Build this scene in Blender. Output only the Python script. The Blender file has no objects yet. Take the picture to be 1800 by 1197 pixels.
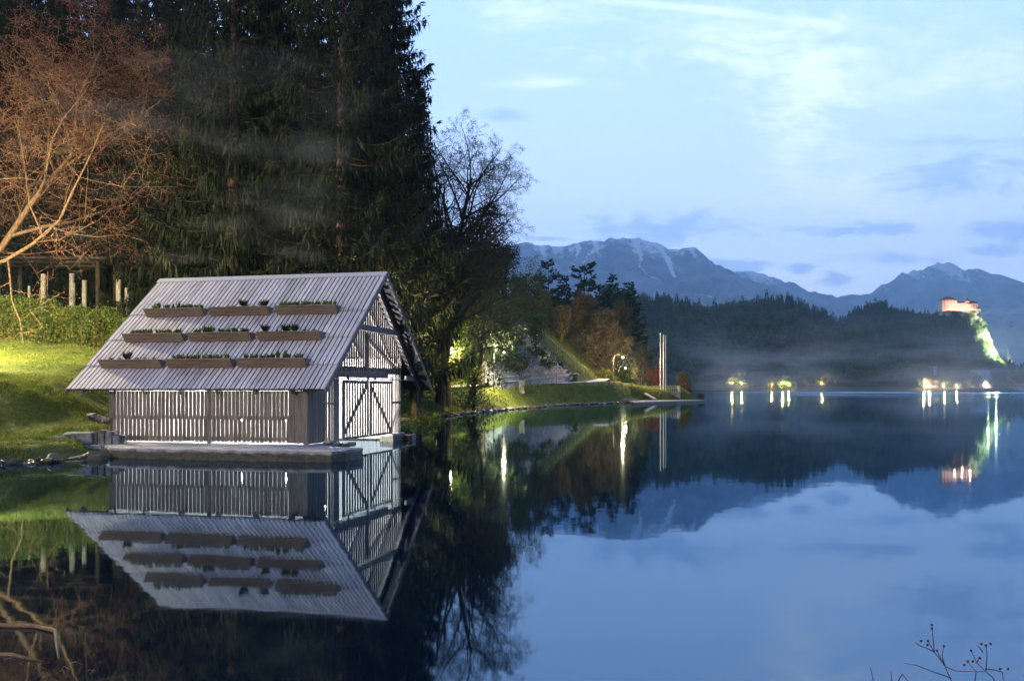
import bpy, math, random
import numpy as np
from mathutils import Vector, Matrix
R = math.radians
random.seed(7)
rng = np.random.default_rng(7)
sc = bpy.context.scene
col = sc.collection

# ------------------------------------------------------------------ camera
F = 1660.0          # focal length in photograph pixels
CZ = 2.0            # eye height above the lake
HY = 684.0          # horizon row in the photograph
cd = bpy.data.cameras.new("camera"); cam = bpy.data.objects.new("camera", cd); col.objects.link(cam)
cam.location = (0, 0, CZ); cam.rotation_euler = (R(90), 0, 0)
cd.sensor_width = 36; cd.lens = 36 * F / 1800; cd.shift_y = (HY - 598.5) / 1800
cd.clip_start = 0.1; cd.clip_end = 60000
sc.camera = cam

def at(px, py, Y):
    return Vector(((px - 900) / F * Y, Y, CZ + (HY - py) / F * Y))

# ------------------------------------------------------------------ render settings
sc.view_settings.view_transform = 'Standard'; sc.view_settings.look = 'None'
sc.view_settings.exposure = 0.42; sc.view_settings.gamma = 1
cy = sc.cycles
cy.use_denoising = True
try:
    cy.denoiser = 'OPENIMAGEDENOISE'; cy.denoising_input_passes = 'RGB_ALBEDO_NORMAL'
except Exception: pass
cy.max_bounces = 6; cy.diffuse_bounces = 3; cy.glossy_bounces = 3; cy.transmission_bounces = 2
cy.volume_bounces = 0; cy.transparent_max_bounces = 8
cy.sample_clamp_indirect = 4.0; cy.sample_clamp_direct = 0
cy.caustics_reflective = False; cy.caustics_refractive = False
cy.volume_step_rate = 1.0; cy.volume_max_steps = 64

# ------------------------------------------------------------------ node helper
class N:
    def __init__(s, nt): s.nt = nt; s.n = nt.nodes; s.l = nt.links
    def new(s, t, **k):
        n = s.n.new(t)
        for a, b in k.items(): setattr(n, a, b)
        return n
    def put(s, sock, v):
        if isinstance(v, bpy.types.NodeSocket): s.l.new(v, sock)
        elif isinstance(v, (tuple, list)) and len(v) == 3 and sock.type == 'RGBA': sock.default_value = (*v, 1)
        else: sock.default_value = v
    def m(s, op, a, b=0.0, c=0.0, clamp=False):
        n = s.new('ShaderNodeMath', operation=op, use_clamp=clamp)
        s.put(n.inputs[0], a); s.put(n.inputs[1], b); s.put(n.inputs[2], c)
        return n.outputs[0]
    def mix(s, f, a, b, mode='MIX'):
        n = s.new('ShaderNodeMix', data_type='RGBA', blend_type=mode)
        s.put(n.inputs[0], f); s.put(n.inputs[6], a); s.put(n.inputs[7], b)
        return n.outputs[2]
    def ss(s, v, lo, hi):
        n = s.new('ShaderNodeMapRange', interpolation_type='SMOOTHSTEP')
        s.put(n.inputs[0], v); s.put(n.inputs[1], lo); s.put(n.inputs[2], hi)
        return n.outputs[0]
    def mr(s, v, a, b, c, d):
        n = s.new('ShaderNodeMapRange')
        for i, q in enumerate((v, a, b, c, d)): s.put(n.inputs[i], q)
        return n.outputs[0]
    def noise(s, vec, scale, detail=4, rough=.55, dist=0.0, dim='3D'):
        n = s.new('ShaderNodeTexNoise', noise_dimensions=dim)
        if vec is not None: s.put(n.inputs['Vector'], vec)
        s.put(n.inputs['Scale'], scale); s.put(n.inputs['Detail'], detail)
        s.put(n.inputs['Roughness'], rough); s.put(n.inputs['Distortion'], dist)
        return n.outputs[0]
    def map(s, vec, scale=(1, 1, 1), loc=(0, 0, 0), rot=(0, 0, 0)):
        n = s.new('ShaderNodeMapping'); s.put(n.inputs[0], vec)
        n.inputs['Scale'].default_value = scale; n.inputs['Location'].default_value = loc; n.inputs['Rotation'].default_value = rot
        return n.outputs[0]

# ------------------------------------------------------------------ sky
w = bpy.data.worlds.new("World"); sc.world = w; w.use_nodes = True
k = N(w.node_tree); k.n.clear()
SUN_EL, SUN_AZ = 7.0, 200.0      # low sun, behind the viewer and hidden by cloud: dusk
sky = k.new('ShaderNodeTexSky'); sky.sky_type = 'NISHITA'; sky.sun_disc = False
sky.sun_elevation = R(SUN_EL); sky.sun_rotation = R(SUN_AZ); sky.air_density = 1.0; sky.dust_density = .6; sky.ozone_density = 3.0
tc = k.new('ShaderNodeTexCoord').outputs['Generated']
sp = k.new('ShaderNodeSeparateXYZ'); k.put(sp.inputs[0], tc)
dx, dy, dz = sp.outputs
ay = k.m('MAXIMUM', dy, .08)
U = k.m('DIVIDE', dx, ay); V = k.m('DIVIDE', dz, ay)
cv = k.new('ShaderNodeCombineXYZ'); k.put(cv.inputs[0], U); k.put(cv.inputs[1], k.m('MULTIPLY', V, 2.6)); UV = cv.outputs[0]
n1 = k.noise(UV, 9, 8, .66, .9); n2 = k.noise(UV, 30, 7, .68, .6); n3 = k.noise(UV, 2.6, 5, .55, .3)
nn = k.m('ADD', k.m('MULTIPLY', n1, .65), k.m('MULTIPLY', n2, .35))
SKYTOP = (.33, .47, .79); SKYLOW = (.64, .745, .98)
grad = k.ss(V, .02, .42)
base = k.mix(grad, SKYLOW, SKYTOP)
# sky away from the afterglow is dimmer
front = k.ss(dy, -.7, .6)
def blob(px, py, rx, ry, soft=1.25, nz=3.4):
    a = k.m('DIVIDE', k.m('SUBTRACT', U, (px - 900) / F), rx / F)
    b = k.m('DIVIDE', k.m('SUBTRACT', V, (HY - py) / F), ry / F)
    d = k.m('SQRT', k.m('ADD', k.m('MULTIPLY', a, a), k.m('MULTIPLY', b, b)))
    e = k.m('ADD', k.m('SUBTRACT', 1.0, d), k.m('MULTIPLY', k.m('SUBTRACT', nn, .5), nz * 2))
    return k.ss(e, -.25 * soft, .75 * soft)
def union(bl):
    o = bl[0]
    for b in bl[1:]: o = k.m('MAXIMUM', o, b)
    return o
white = union([blob(1420, 165, 95, 110, 1.5), blob(1370, 90, 210, 80, 2.4), blob(1480, 330, 130, 60, 2.2), blob(960, 30, 110, 26, 2.6), blob(975, 145, 90, 10, 2.8), blob(1650, 120, 260, 70, 3), blob(1560, 370, 300, 60, 3), blob(1400, 300, 60, 160, 2.6)])
grey = union([blob(1165, 404, 165, 34, 1.1, 3.4), blob(1065, 402, 50, 18, 1.0, 3.4), blob(1690, 312, 115, 42, 1.3), blob(1490, 404, 120, 15, 1.0), blob(1300, 468, 80, 16, 1.0), blob(1470, 486, 32, 15, .8), blob(1410, 470, 40, 10, .8), blob(1780, 402, 75, 22, 1.0), blob(960, 420, 50, 7, .8), blob(1700, 250, 120, 12, 1.8), blob(890, 205, 40, 12, 1.6), blob(1600, 455, 130, 12, 2.0), blob(1760, 440, 90, 14, 1.6)])
c0 = k.mix(k.m('MULTIPLY', white, .75), base, (.68, .74, .86))
c0 = k.mix(k.m('MULTIPLY', k.ss(n3, .5, .72), .35), c0, (.44, .57, .80))
c1 = k.mix(k.m('MULTIPLY', grey, .78), c0, (.25, .37, .62))
# contrail
tl = k.m('ADD', k.m('MULTIPLY', U, -.107), .4228)
dv = k.m('ABSOLUTE', k.m('SUBTRACT', V, k.m('ADD', tl, k.m('MULTIPLY', k.m('SUBTRACT', n2, .5), .004))))
tr = k.m('MULTIPLY', k.ss(dv, .0068, .0005), k.ss(U, .46, .2))
c2 = k.mix(k.m('MULTIPLY', tr, .40), c1, (.68, .74, .86))
nis = k.m('MULTIPLY', 1.0, 1.0)
amt = k.m('MULTIPLY', k.m('ADD', k.m('MULTIPLY', front, 1.38), .42), k.m('ADD', 1.05, k.m('MULTIPLY', k.ss(dz, .42, .9), -.25)))
bg1 = k.new('ShaderNodeBackground'); k.put(bg1.inputs[0], c2); k.put(bg1.inputs[1], amt)
bg2 = k.new('ShaderNodeBackground'); k.put(bg2.inputs[0], sky.outputs[0]); k.put(bg2.inputs[1], .02)
ad = k.new('ShaderNodeAddShader'); k.l.new(bg1.outputs[0], ad.inputs[0]); k.l.new(bg2.outputs[0], ad.inputs[1])
wo = k.new('ShaderNodeOutputWorld'); k.l.new(ad.outputs[0], wo.inputs[0])
w.cycles.sampling_method = 'MANUAL'; w.cycles.sample_map_resolution = 512

# the sun is gone: only a faint broad last light from the open sky
sl = bpy.data.lights.new("sun", 'SUN'); so = bpy.data.objects.new("sun", sl); col.objects.link(so)
sl.energy = .12; sl.angle = R(40); sl.color = (.85, .9, 1.0)
so.rotation_euler = (R(62), 0, R(SUN_AZ - 180)) if False else (R(60), 0, R(-25))

# ------------------------------------------------------------------ object helpers
def tag(o, label=None, cat=None, group=None, kind=None):
    if label: o['label'] = label
    if cat: o['category'] = cat
    if group: o['group'] = group
    if kind: o['kind'] = kind
    return o
def empty(name, loc=(0, 0, 0), rz=0.0):
    o = bpy.data.objects.new(name, None); col.objects.link(o)
    o.location = loc; o.rotation_euler = (0, 0, rz); o.empty_display_size = .3
    return o
def copy_tree(o, parent=None):
    c = o.copy(); col.objects.link(c); c.parent = parent
    for ch in o.children: copy_tree(ch, c)
    return c
def np_mesh(name, Vt, Fc, tone=None, smooth=False):
    """Vt (n,3); Fc list of arrays (m,3)/(m,4)"""
    me = bpy.data.meshes.new(name)
    Vt = np.asarray(Vt, dtype=np.float32)
    if isinstance(Fc, np.ndarray): Fc = [Fc]
    Fc = [np.asarray(f, dtype=np.int32) for f in Fc if len(f)]
    me.vertices.add(len(Vt)); me.vertices.foreach_set('co', Vt.ravel())
    li = np.concatenate([f.ravel() for f in Fc]); tot = np.concatenate([np.full(len(f), f.shape[1], np.int32) for f in Fc])
    st = np.concatenate([[0], np.cumsum(tot)[:-1]]).astype(np.int32)
    me.loops.add(len(li)); me.loops.foreach_set('vertex_index', li)
    me.polygons.add(len(tot)); me.polygons.foreach_set('loop_start', st)
    try: me.polygons.foreach_set('loop_total', tot)
    except Exception: pass
    if tone is not None:
        a = me.attributes.new('tone', 'FLOAT', 'POINT'); a.data.foreach_set('value', np.asarray(tone, dtype=np.float32))
    me.update(calc_edges=True); me.validate()
    if smooth: me.polygons.foreach_set('use_smooth', np.ones(len(tot), bool))
    return me
def link(name, me, mat, parent=None, loc=None, rz=None):
    o = bpy.data.objects.new(name, me); col.objects.link(o)
    if mat is not None and len(me.materials) == 0: me.materials.append(mat)
    if parent is not None: o.parent = parent
    if loc is not None: o.location = loc
    if rz is not None: o.rotation_euler = (0, 0, rz)
    return o

class MB:
    """collects simple shapes into ONE mesh"""
    def __init__(s): s.v = []; s.f = []; s.t = []
    def add(s, vs, fs, tone=None):
        b = len(s.v); tone = random.random() if tone is None else tone
        s.v += [tuple(q) for q in vs]; s.t += [tone] * len(vs)
        s.f += [tuple(b + i for i in f) for f in fs]
    def hexa(s, p, tone=None):     # p: 8 corners, bottom 4 ccw then top 4 ccw
        s.add(p, [(3, 2, 1, 0), (4, 5, 6, 7), (0, 1, 5, 4), (1, 2, 6, 5), (2, 3, 7, 6), (3, 0, 4, 7)], tone)
    def box(s, x0, x1, y0, y1, z0, z1, tone=None):
        s.hexa([(x0, y0, z0), (x1, y0, z0), (x1, y1, z0), (x0, y1, z0), (x0, y0, z1), (x1, y0, z1), (x1, y1, z1), (x0, y1, z1)], tone)
    def beam(s, a, b, wd, h, up=(0, 0, 1), tone=None):
        a = Vector(a); b = Vector(b); d = (b - a).normalized(); up = Vector(up)
        sd = d.cross(up).normalized() * wd / 2; uu = sd.cross(d).normalized() * h / 2
        s.hexa([a - sd - uu, a + sd - uu, b + sd - uu, b - sd - uu, a - sd + uu, a + sd + uu, b + sd + uu, b - sd + uu], tone)
    def tube(s, pts, rad, sides=8, cap=True, tone=None):
        pts = [Vector(p) for p in pts]; n = len(pts)
        rad = [rad] * n if isinstance(rad, (int, float)) else rad
        vs = []
        for i, p in enumerate(pts):
            d = (pts[min(i + 1, n - 1)] - pts[max(i - 1, 0)]).normalized()
            r = Vector((1, 0, 0)) if abs(d.x) < .8 else Vector((0, 1, 0))
            a = d.cross(r).normalized(); b = d.cross(a)
            for j in range(sides):
                t = 2 * math.pi * j / sides
                vs.append(p + (a * math.cos(t) + b * math.sin(t)) * rad[i])
        fs = [(i * sides + j, i * sides + (j + 1) % sides, (i + 1) * sides + (j + 1) % sides, (i + 1) * sides + j) for i in range(n - 1) for j in range(sides)]
        if cap: fs += [tuple(range(sides))[::-1], tuple((n - 1) * sides + j for j in range(sides))]
        s.add(vs, fs, tone)
    def ball(s, c, r, seg=8, rings=6, sc3=(1, 1, 1), tone=None):
        c = Vector(c); vs = [c + Vector((0, 0, r * sc3[2]))]
        for i in range(1, rings):
            p = math.pi * i / rings
            for j in range(seg):
                t = 2 * math.pi * j / seg
                vs.append(c + Vector((math.sin(p) * math.cos(t) * r * sc3[0], math.sin(p) * math.sin(t) * r * sc3[1], math.cos(p) * r * sc3[2])))
        vs.append(c - Vector((0, 0, r * sc3[2]))); L = len(vs) - 1
        fs = [(0, 1 + j, 1 + (j + 1) % seg) for j in range(seg)]
        fs += [(1 + i * seg + j, 1 + (i + 1) * seg + j, 1 + (i + 1) * seg + (j + 1) % seg, 1 + i * seg + (j + 1) % seg) for i in range(rings - 2) for j in range(seg)]
        fs += [(L, 1 + (rings - 2) * seg + (j + 1) % seg, 1 + (rings - 2) * seg + j) for j in range(seg)]
        s.add(vs, fs, tone)
    def mesh(s, name, smooth=False):
        me = bpy.data.meshes.new(name); me.from_pydata(s.v, [], s.f)
        a = me.attributes.new('tone', 'FLOAT', 'POINT'); a.data.foreach_set('value', np.array(s.t, dtype=np.float32))
        me.update()
        if smooth: me.polygons.foreach_set('use_smooth', np.ones(len(me.polygons), bool))
        return me
    def build(s, name, mat, parent=None, bevel=0, smooth=False):
        o = link(name, s.mesh(name, smooth), mat, parent)
        if bevel:
            b = o.modifiers.new('bevel', 'BEVEL'); b.width = bevel; b.segments = 2; b.limit_method = 'ANGLE'
        return o

# value noise in numpy for terrain
def vnoise(x, y, seed=0):
    x = np.asarray(x, float); y = np.asarray(y, float)
    xi = np.floor(x).astype(np.int64); yi = np.floor(y).astype(np.int64); xf = x - xi; yf = y - yi
    def h(a, b):
        q = (a * 374761393 + b * 668265263 + seed * 982451653) & 0xffffffff
        q = ((q ^ (q >> 13)) * 1274126177) & 0xffffffff
        return ((q ^ (q >> 16)) & 0xffff) / 65535.0
    u = xf * xf * (3 - 2 * xf); v = yf * yf * (3 - 2 * yf)
    return (h(xi, yi) * (1 - u) + h(xi + 1, yi) * u) * (1 - v) + (h(xi, yi + 1) * (1 - u) + h(xi + 1, yi + 1) * u) * v
def fbm(x, y, o=5, seed=0):
    s = 0; a = .5
    for i in range(o): s = s + a * vnoise(x * 2 ** i, y * 2 ** i, seed + i); a *= .5
    return s
def sstep(t): t = np.clip(t, 0, 1); return t * t * (3 - 2 * t)

# ------------------------------------------------------------------ materials
def mat(name, colr, rough=.8, var=None, scale=3.0, tone=0.0, bump=0.0, bscale=None, mscale=(1, 1, 1), metal=0.0, spec=.3, coords='Object', trans=0.0, detail=5, lo=.35, hi=.65):
    """colr: base; var: second colour mixed by noise; tone: per-piece brightness spread from the 'tone' attribute"""
    m = bpy.data.materials.new(name); m.use_nodes = True; q = N(m.node_tree); q.n.clear()
    b = q.new('ShaderNodeBsdfPrincipled'); o = q.new('ShaderNodeOutputMaterial')
    v = q.map(q.new('ShaderNodeTexCoord').outputs[coords], mscale)
    nz = q.noise(v, scale, detail, .62)
    c = q.mix(q.ss(nz, lo, hi), colr, var) if var else q.mix(0.0, colr, colr)
    if name == 'weathered_roof_boards':      # old stains and lichen in irregular patches
        o3 = q.new('ShaderNodeTexCoord').outputs['Object']
        c = q.mix(q.m('MULTIPLY', q.ss(q.noise(q.map(o3, (1.4, .5, .5)), 1.1, 7, .7, .6), .50, .70), .55), c, (.20, .185, .165))
        c = q.mix(q.m('MULTIPLY', q.ss(q.noise(o3, 9, 4, .7), .62, .72), .5), c, (.22, .23, .16))
    if tone:
        at_ = q.new('ShaderNodeAttribute', attribute_name='tone')
        f = q.mr(at_.outputs['Fac'], 0, 1, 1 - tone, 1 + tone)
        hs = q.new('ShaderNodeHueSaturation'); q.put(hs.inputs['Value'], f); q.put(hs.inputs['Color'], c)
        q.put(hs.inputs['Hue'], q.mr(q.m('FRACT', q.m('MULTIPLY', at_.outputs['Fac'], 7.31)), 0, 1, .5 - tone * .04, .5 + tone * .04))
        c = hs.outputs[0]
    q.put(b.inputs['Base Color'], c); b.inputs['Roughness'].default_value = rough; b.inputs['Metallic'].default_value = metal
    b.inputs['Specular IOR Level'].default_value = spec
    if bump:
        bm_ = q.new('ShaderNodeBump'); bm_.inputs['Strength'].default_value = 1; bm_.inputs['Distance'].default_value = bump
        q.put(bm_.inputs['Height'], q.noise(v, bscale or scale * 2, 5, .65)); q.l.new(bm_.outputs[0], b.inputs['Normal'])
    if trans:
        tl_ = q.new('ShaderNodeBsdfTranslucent'); q.put(tl_.inputs[0], c)
        mx = q.new('ShaderNodeMixShader'); mx.inputs[0].default_value = trans
        q.l.new(b.outputs[0], mx.inputs[1]); q.l.new(tl_.outputs[0], mx.inputs[2]); q.l.new(mx.outputs[0], o.inputs[0])
    else: q.l.new(b.outputs[0], o.inputs[0])
    return m
def emis(name, colr, s):
    m = bpy.data.materials.new(name); m.use_nodes = True; q = N(m.node_tree); q.n.clear()
    e = q.new('ShaderNodeEmission'); q.put(e.inputs[0], colr); e.inputs[1].default_value = s
    o = q.new('ShaderNodeOutputMaterial'); q.l.new(e.outputs[0], o.inputs[0]); return m

M = {}
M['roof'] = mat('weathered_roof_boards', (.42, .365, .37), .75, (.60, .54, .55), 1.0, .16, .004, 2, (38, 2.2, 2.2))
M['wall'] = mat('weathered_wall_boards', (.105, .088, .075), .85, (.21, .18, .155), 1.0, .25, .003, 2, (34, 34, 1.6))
M['pale_wood'] = mat('pale_ridge_wood', (.40, .37, .38), .8, (.52, .49, .50), 3, .1, .002, 9, (2, 14, 14))
M['beam'] = mat('beam_wood', (.10, .09, .088), .8, (.18, .165, .16), 2, .2, .003, 4, (6, 6, 6))
M['planter'] = mat('planter_wood', (.125, .088, .060), .85, (.22, .165, .125), 1.2, .25, .003, 3, (1.5, 22, 22))
M['soil'] = mat('soil', (.03, .022, .016), .95, (.06, .045, .03), 14, 0, .02, 20)
M['concrete'] = mat('wet_concrete', (.11, .095, .085), .8, (.30, .27, .265), 2.2, 0, .03, 7)
M['stone'] = mat('shore_stone', (.10, .10, .11), .75, (.27, .27, .28), 2.6, .3, .04, 6)
M['limestone'] = mat('pale_limestone', (.22, .21, .19), .85, (.36, .35, .32), 1.5, .25, .05, 5)
M['bark'] = mat('dark_bark', (.035, .028, .023), .9, (.08, .065, .055), 2.5, 0, .03, 8, (4, 4, 1))
M['bark_red'] = mat('pale_brown_bark', (.10, .055, .032), .9, (.22, .14, .085), 2.5, 0, .02, 8, (4, 4, 1))
M['sprucebark'] = mat('reddish_spruce_bark', (.10, .06, .045), .95, (.20, .13, .10), 3, 0, .04, 9, (4, 4, 1))
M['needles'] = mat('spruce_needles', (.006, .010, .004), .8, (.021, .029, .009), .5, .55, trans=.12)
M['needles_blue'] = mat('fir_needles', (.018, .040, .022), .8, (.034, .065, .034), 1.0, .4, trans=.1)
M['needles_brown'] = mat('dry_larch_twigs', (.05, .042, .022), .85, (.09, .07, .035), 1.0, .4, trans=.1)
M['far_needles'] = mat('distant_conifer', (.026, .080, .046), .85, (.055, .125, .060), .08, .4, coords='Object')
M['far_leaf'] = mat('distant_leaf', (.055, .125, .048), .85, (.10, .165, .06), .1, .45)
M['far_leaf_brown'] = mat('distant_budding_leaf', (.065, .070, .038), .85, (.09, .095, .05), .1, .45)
M['leaf_spring'] = mat('fresh_spring_leaf', (.085, .12, .018), .6, (.15, .16, .022), 1.3, .45, trans=.35)
M['leaf_green'] = mat('green_leaf', (.035, .075, .014), .6, (.07, .12, .022), 1.3, .45, trans=.3)
M['leaf_dark'] = mat('dark_ivy_leaf', (.015, .026, .010), .6, (.03, .045, .016), 1.3, .4, trans=.15)
M['bud_red'] = mat('reddish_bud', (.17, .045, .035), .7, (.27, .09, .055), 2, .4, trans=.25)
M['bud_brown'] = mat('olive_brown_bud', (.10, .082, .036), .8, (.16, .13, .06), 2, .4, trans=.25)
M['hedge'] = mat('hedge_leaf', (.09, .14, .025), .55, (.17, .21, .04), 1.5, .45, trans=.3)
M['grass'] = mat('grass_blade', (.070, .105, .014), .7, (.13, .14, .022), .8, .4, trans=.3)
M['metal'] = mat('painted_steel', (.55, .56, .58), .45, (.48, .49, .5), 5, metal=.3)
M['darkmetal'] = mat('dark_steel', (.05, .055, .06), .5, (.08, .08, .09), 6, metal=.4)
M['whitepole'] = mat('white_pole', (.75, .75, .76), .4, (.66, .66, .68), 4)
M['gravel'] = mat('pale_path', (.55, .53, .50), .9, (.66, .64, .60), 6, 0, .01, 40)
M['render'] = mat('white_render', (.66, .65, .62), .9, (.54, .53, .50), .3)
M['tile'] = mat('red_tiles', (.19, .05, .035), .85, (.27, .085, .055), .5, .2, .05, 3)
M['slate'] = mat('grey_sheet_roof', (.30, .34, .40), .6, (.36, .40, .46), .4)
M['win'] = mat('dark_window_pane', (.02, .025, .03), .2)
M['dirt'] = mat('bare_earth', (.09, .07, .045), .95, (.16, .13, .09), 3, 0, .02, 12)
M['em_white'] = emis('lit_white_bulb', (1, .97, .92), 400)
M['em_warm'] = emis('lit_warm_bulb', (1, .72, .35), 22)

def wet_stone(name, dry1, dry2):
    m = bpy.data.materials.new(name); m.use_nodes = True; q = N(m.node_tree); q.n.clear()
    b = q.new('ShaderNodeBsdfPrincipled'); o = q.new('ShaderNodeOutputMaterial'); v = q.new('ShaderNodeTexCoord').outputs['Object']
    g = q.new('ShaderNodeNewGeometry'); z = q.new('ShaderNodeSeparateXYZ'); q.put(z.inputs[0], g.outputs['Position'])
    a = q.noise(v, 2.4, 7, .68); c = q.noise(v, 9, 5, .7)
    dry = q.mix(q.ss(a, .35, .62), dry1, dry2); dry = q.mix(q.ss(c, .55, .75), dry, (.07, .06, .05))
    wet = q.ss(q.m('ADD', z.outputs[2], q.m('MULTIPLY', a, .16)), .33, .27)          # tide band of algae
    moss = q.mix(q.ss(c, .4, .6), (.022, .018, .014), (.060, .050, .018))
    q.put(b.inputs['Base Color'], q.mix(wet, dry, moss)); q.put(b.inputs['Roughness'], q.mr(wet, 0, 1, .9, .45))
    bu = q.new('ShaderNodeBump'); bu.inputs['Distance'].default_value = .06; q.put(bu.inputs['Height'], q.noise(v, 5, 8, .72)); q.l.new(bu.outputs[0], b.inputs['Normal']); q.l.new(b.outputs[0], o.inputs[0]); return m
M['concrete'] = wet_stone('wet_concrete', (.17, .15, .14), (.33, .30, .30))
M['stone'] = wet_stone('shore_stone', (.07, .07, .07), (.20, .20, .20))

def point(name, parent, loc, power, colr, r=.12):
    l = bpy.data.lights.new(name, 'POINT'); l.energy = power; l.color = colr; l.shadow_soft_size = r
    o = bpy.data.objects.new(name, l); col.objects.link(o); o.location = loc
    if parent is not None: o.parent = parent
    return o

# ------------------------------------------------------------------ ground
SH = [(-400, 16), (-60, 20), (-30, 22.5), (-17, 23.6), (-13.6, 24.3), (-12.6, 26.2), (-12.0, 27.3), (-12.5, 28.6), (-13.3, 30.5), (-11.4, 38.9), (-9.2, 42), (-8.2, 49), (-6.9, 57), (-5.2, 70), (-2.6, 83), (0, 93.5), (3.2, 106), (7.1, 118.5), (12, 129), (16.7, 138), (19.5, 143.5), (24, 147), (29.0, 150.5), (31.5, 157), (30, 172), (22, 195), (5, 235), (-40, 300), (-400, 420)]
SHA = np.array(SH)
def shore(x, y):
    """signed distance to the shoreline, + on land"""
    x = np.asarray(x, float); y = np.asarray(y, float)
    best = np.full(x.shape, 1e9)
    for (x0, y0), (x1, y1) in zip(SH[:-1], SH[1:]):
        ex, ey = x1 - x0, y1 - y0
        t = np.clip(((x - x0) * ex + (y - y0) * ey) / (ex * ex + ey * ey), 0, 1)
        best = np.minimum(best, np.hypot(x - x0 - t * ex, y - y0 - t * ey))
    ins = np.zeros(x.shape, bool)
    for (x0, y0), (x1, y1) in zip(SH, SH[1:] + SH[:1]):
        if y0 == y1: continue
        c = ((y0 > y) != (y1 > y)) & (x < (x1 - x0) * (y - y0) / (y1 - y0) + x0)
        ins ^= c
    return np.where(ins, best, -best)
def gz(x, y):
    x = np.asarray(x, float); y = np.asarray(y, float)
    t = shore(x, y); tp = np.maximum(t, 0)
    # general bank that runs along the lake
    bh = np.interp(y, [40, 60, 90, 120, 150, 170], [1.5, 1.7, 2.0, 2.6, 3.3, 3.0])
    wd = np.interp(y, [40, 60, 90, 110, 150], [3.2, 4.0, 4.2, 3.1, 3.1])
    g = bh * sstep(tp / wd)
    ms = np.interp(y, [40, 80, 98, 170, 185], [.10, .16, .90, .90, .5])
    hl = np.minimum(tp - np.interp(y, [60, 95], [9.5, 5.9]), (.0935 * y - x) * .97 + np.clip(y - 160, 0, 40) * .3)
    g = g + ms * np.clip(hl, 0, 10) + .13 * np.clip(hl - 10, 0, 120)
    # peninsula tip falls away
    tip = sstep((x - 14) / 9) * sstep((y - 132) / 10)
    g = g * (1 - tip) + np.minimum(g, .5 + .55 * np.minimum(tp, 3.2)) * tip
    # left lawn with its steep bank
    xf = np.clip(1 - sstep((x + 18.0) / 4.4) * .86, 0, 1)
    crest = 29.3 + .35 * np.sin(x * .7)
    l = .40 * sstep(tp / .9) + 1.85 * sstep((y - crest) / 3.6) * xf + .20 * sstep((x + 17.5) / -6) * sstep((y - 27.2) / 3) + .145 * np.clip(y - 33.4, 0, 60) * (.35 + .65 * xf) + .12 * np.clip(y - 93, 0, 300)
    s = sstep((y - 42) / 14 + np.clip((x + 16) / 30, -1.2, 1) * .8)
    z = l * (1 - s) + g * s
    z = z + (fbm(x * .9, y * .9, 4, 3) - .47) * .30 * sstep(tp / 2) + (fbm(x * .12, y * .12, 3, 9) - .43) * 1.0 * sstep(tp / 12 - .5)
    return np.where(t > 0, z + .03, -np.minimum(1.6, -t * .45) )
def gz1(x, y): return float(gz(np.array([x]), np.array([y]))[0])

ys = np.concatenate([np.arange(14, 22, 1.0), np.arange(22, 46, .2), np.arange(46, 70, .5), np.arange(70, 165, 1.0), np.arange(165, 300, 4.0), np.arange(300, 460, 12)])
xs = np.concatenate([np.arange(-260, -60, 8.0), np.arange(-60, -28, 1.0), np.arange(-28, -3, .2), np.arange(-3, 36, .6), np.arange(36, 60, 4)])
GX, GY = np.meshgrid(xs, ys)
GZ = gz(GX, GY)
nx, ny = len(xs), len(ys)
idx = np.arange(nx * ny).reshape(ny, nx)
Q = np.stack([idx[:-1, :-1], idx[:-1, 1:], idx[1:, 1:], idx[1:, :-1]], -1).reshape(-1, 4)
gm = np_mesh('ground', np.stack([GX, GY, GZ], -1).reshape(-1, 3), Q, smooth=True)
def ground_mat():
    m = bpy.data.materials.new('ground_grass_and_earth'); m.use_nodes = True; q = N(m.node_tree); q.n.clear()
    b = q.new('ShaderNodeBsdfPrincipled'); o = q.new('ShaderNodeOutputMaterial')
    v = q.new('ShaderNodeTexCoord').outputs['Object']
    a = q.noise(v, .45, 6, .6); c = q.noise(v, 6, 5, .7); e = q.noise(v, 1.6, 5, .6, .5)
    g1 = q.mix(q.ss(a, .35, .65), (.060, .085, .012), (.13, .145, .022))
    g2 = q.mix(q.ss(c, .3, .7), g1, (.045, .06, .012))
    ear = q.mix(c, (.06, .045, .028), (.14, .115, .08))
    geo = q.new('ShaderNodeNewGeometry'); sz = q.new('ShaderNodeSeparateXYZ'); q.put(sz.inputs[0], geo.outputs['Position'])
    low = q.ss(q.m('ADD', sz.outputs[2], q.m('MULTIPLY', e, .8)), .82, .38)
    f = q.m('MAXIMUM', low, q.m('MULTIPLY', q.ss(e, .56, .68), .6))
    q.put(b.inputs['Base Color'], q.mix(f, g2, ear)); b.inputs['Roughness'].default_value = .95; b.inputs['Specular IOR Level'].default_value = .1
    bu = q.new('ShaderNodeBump'); bu.inputs['Distance'].default_value = .12; q.put(bu.inputs['Height'], q.noise(v, 5, 7, .75)); q.l.new(bu.outputs[0], b.inputs['Normal'])
    q.l.new(b.outputs[0], o.inputs[0]); return m
ground = link('ground', gm, ground_mat()); tag(ground, kind='structure')

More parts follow.
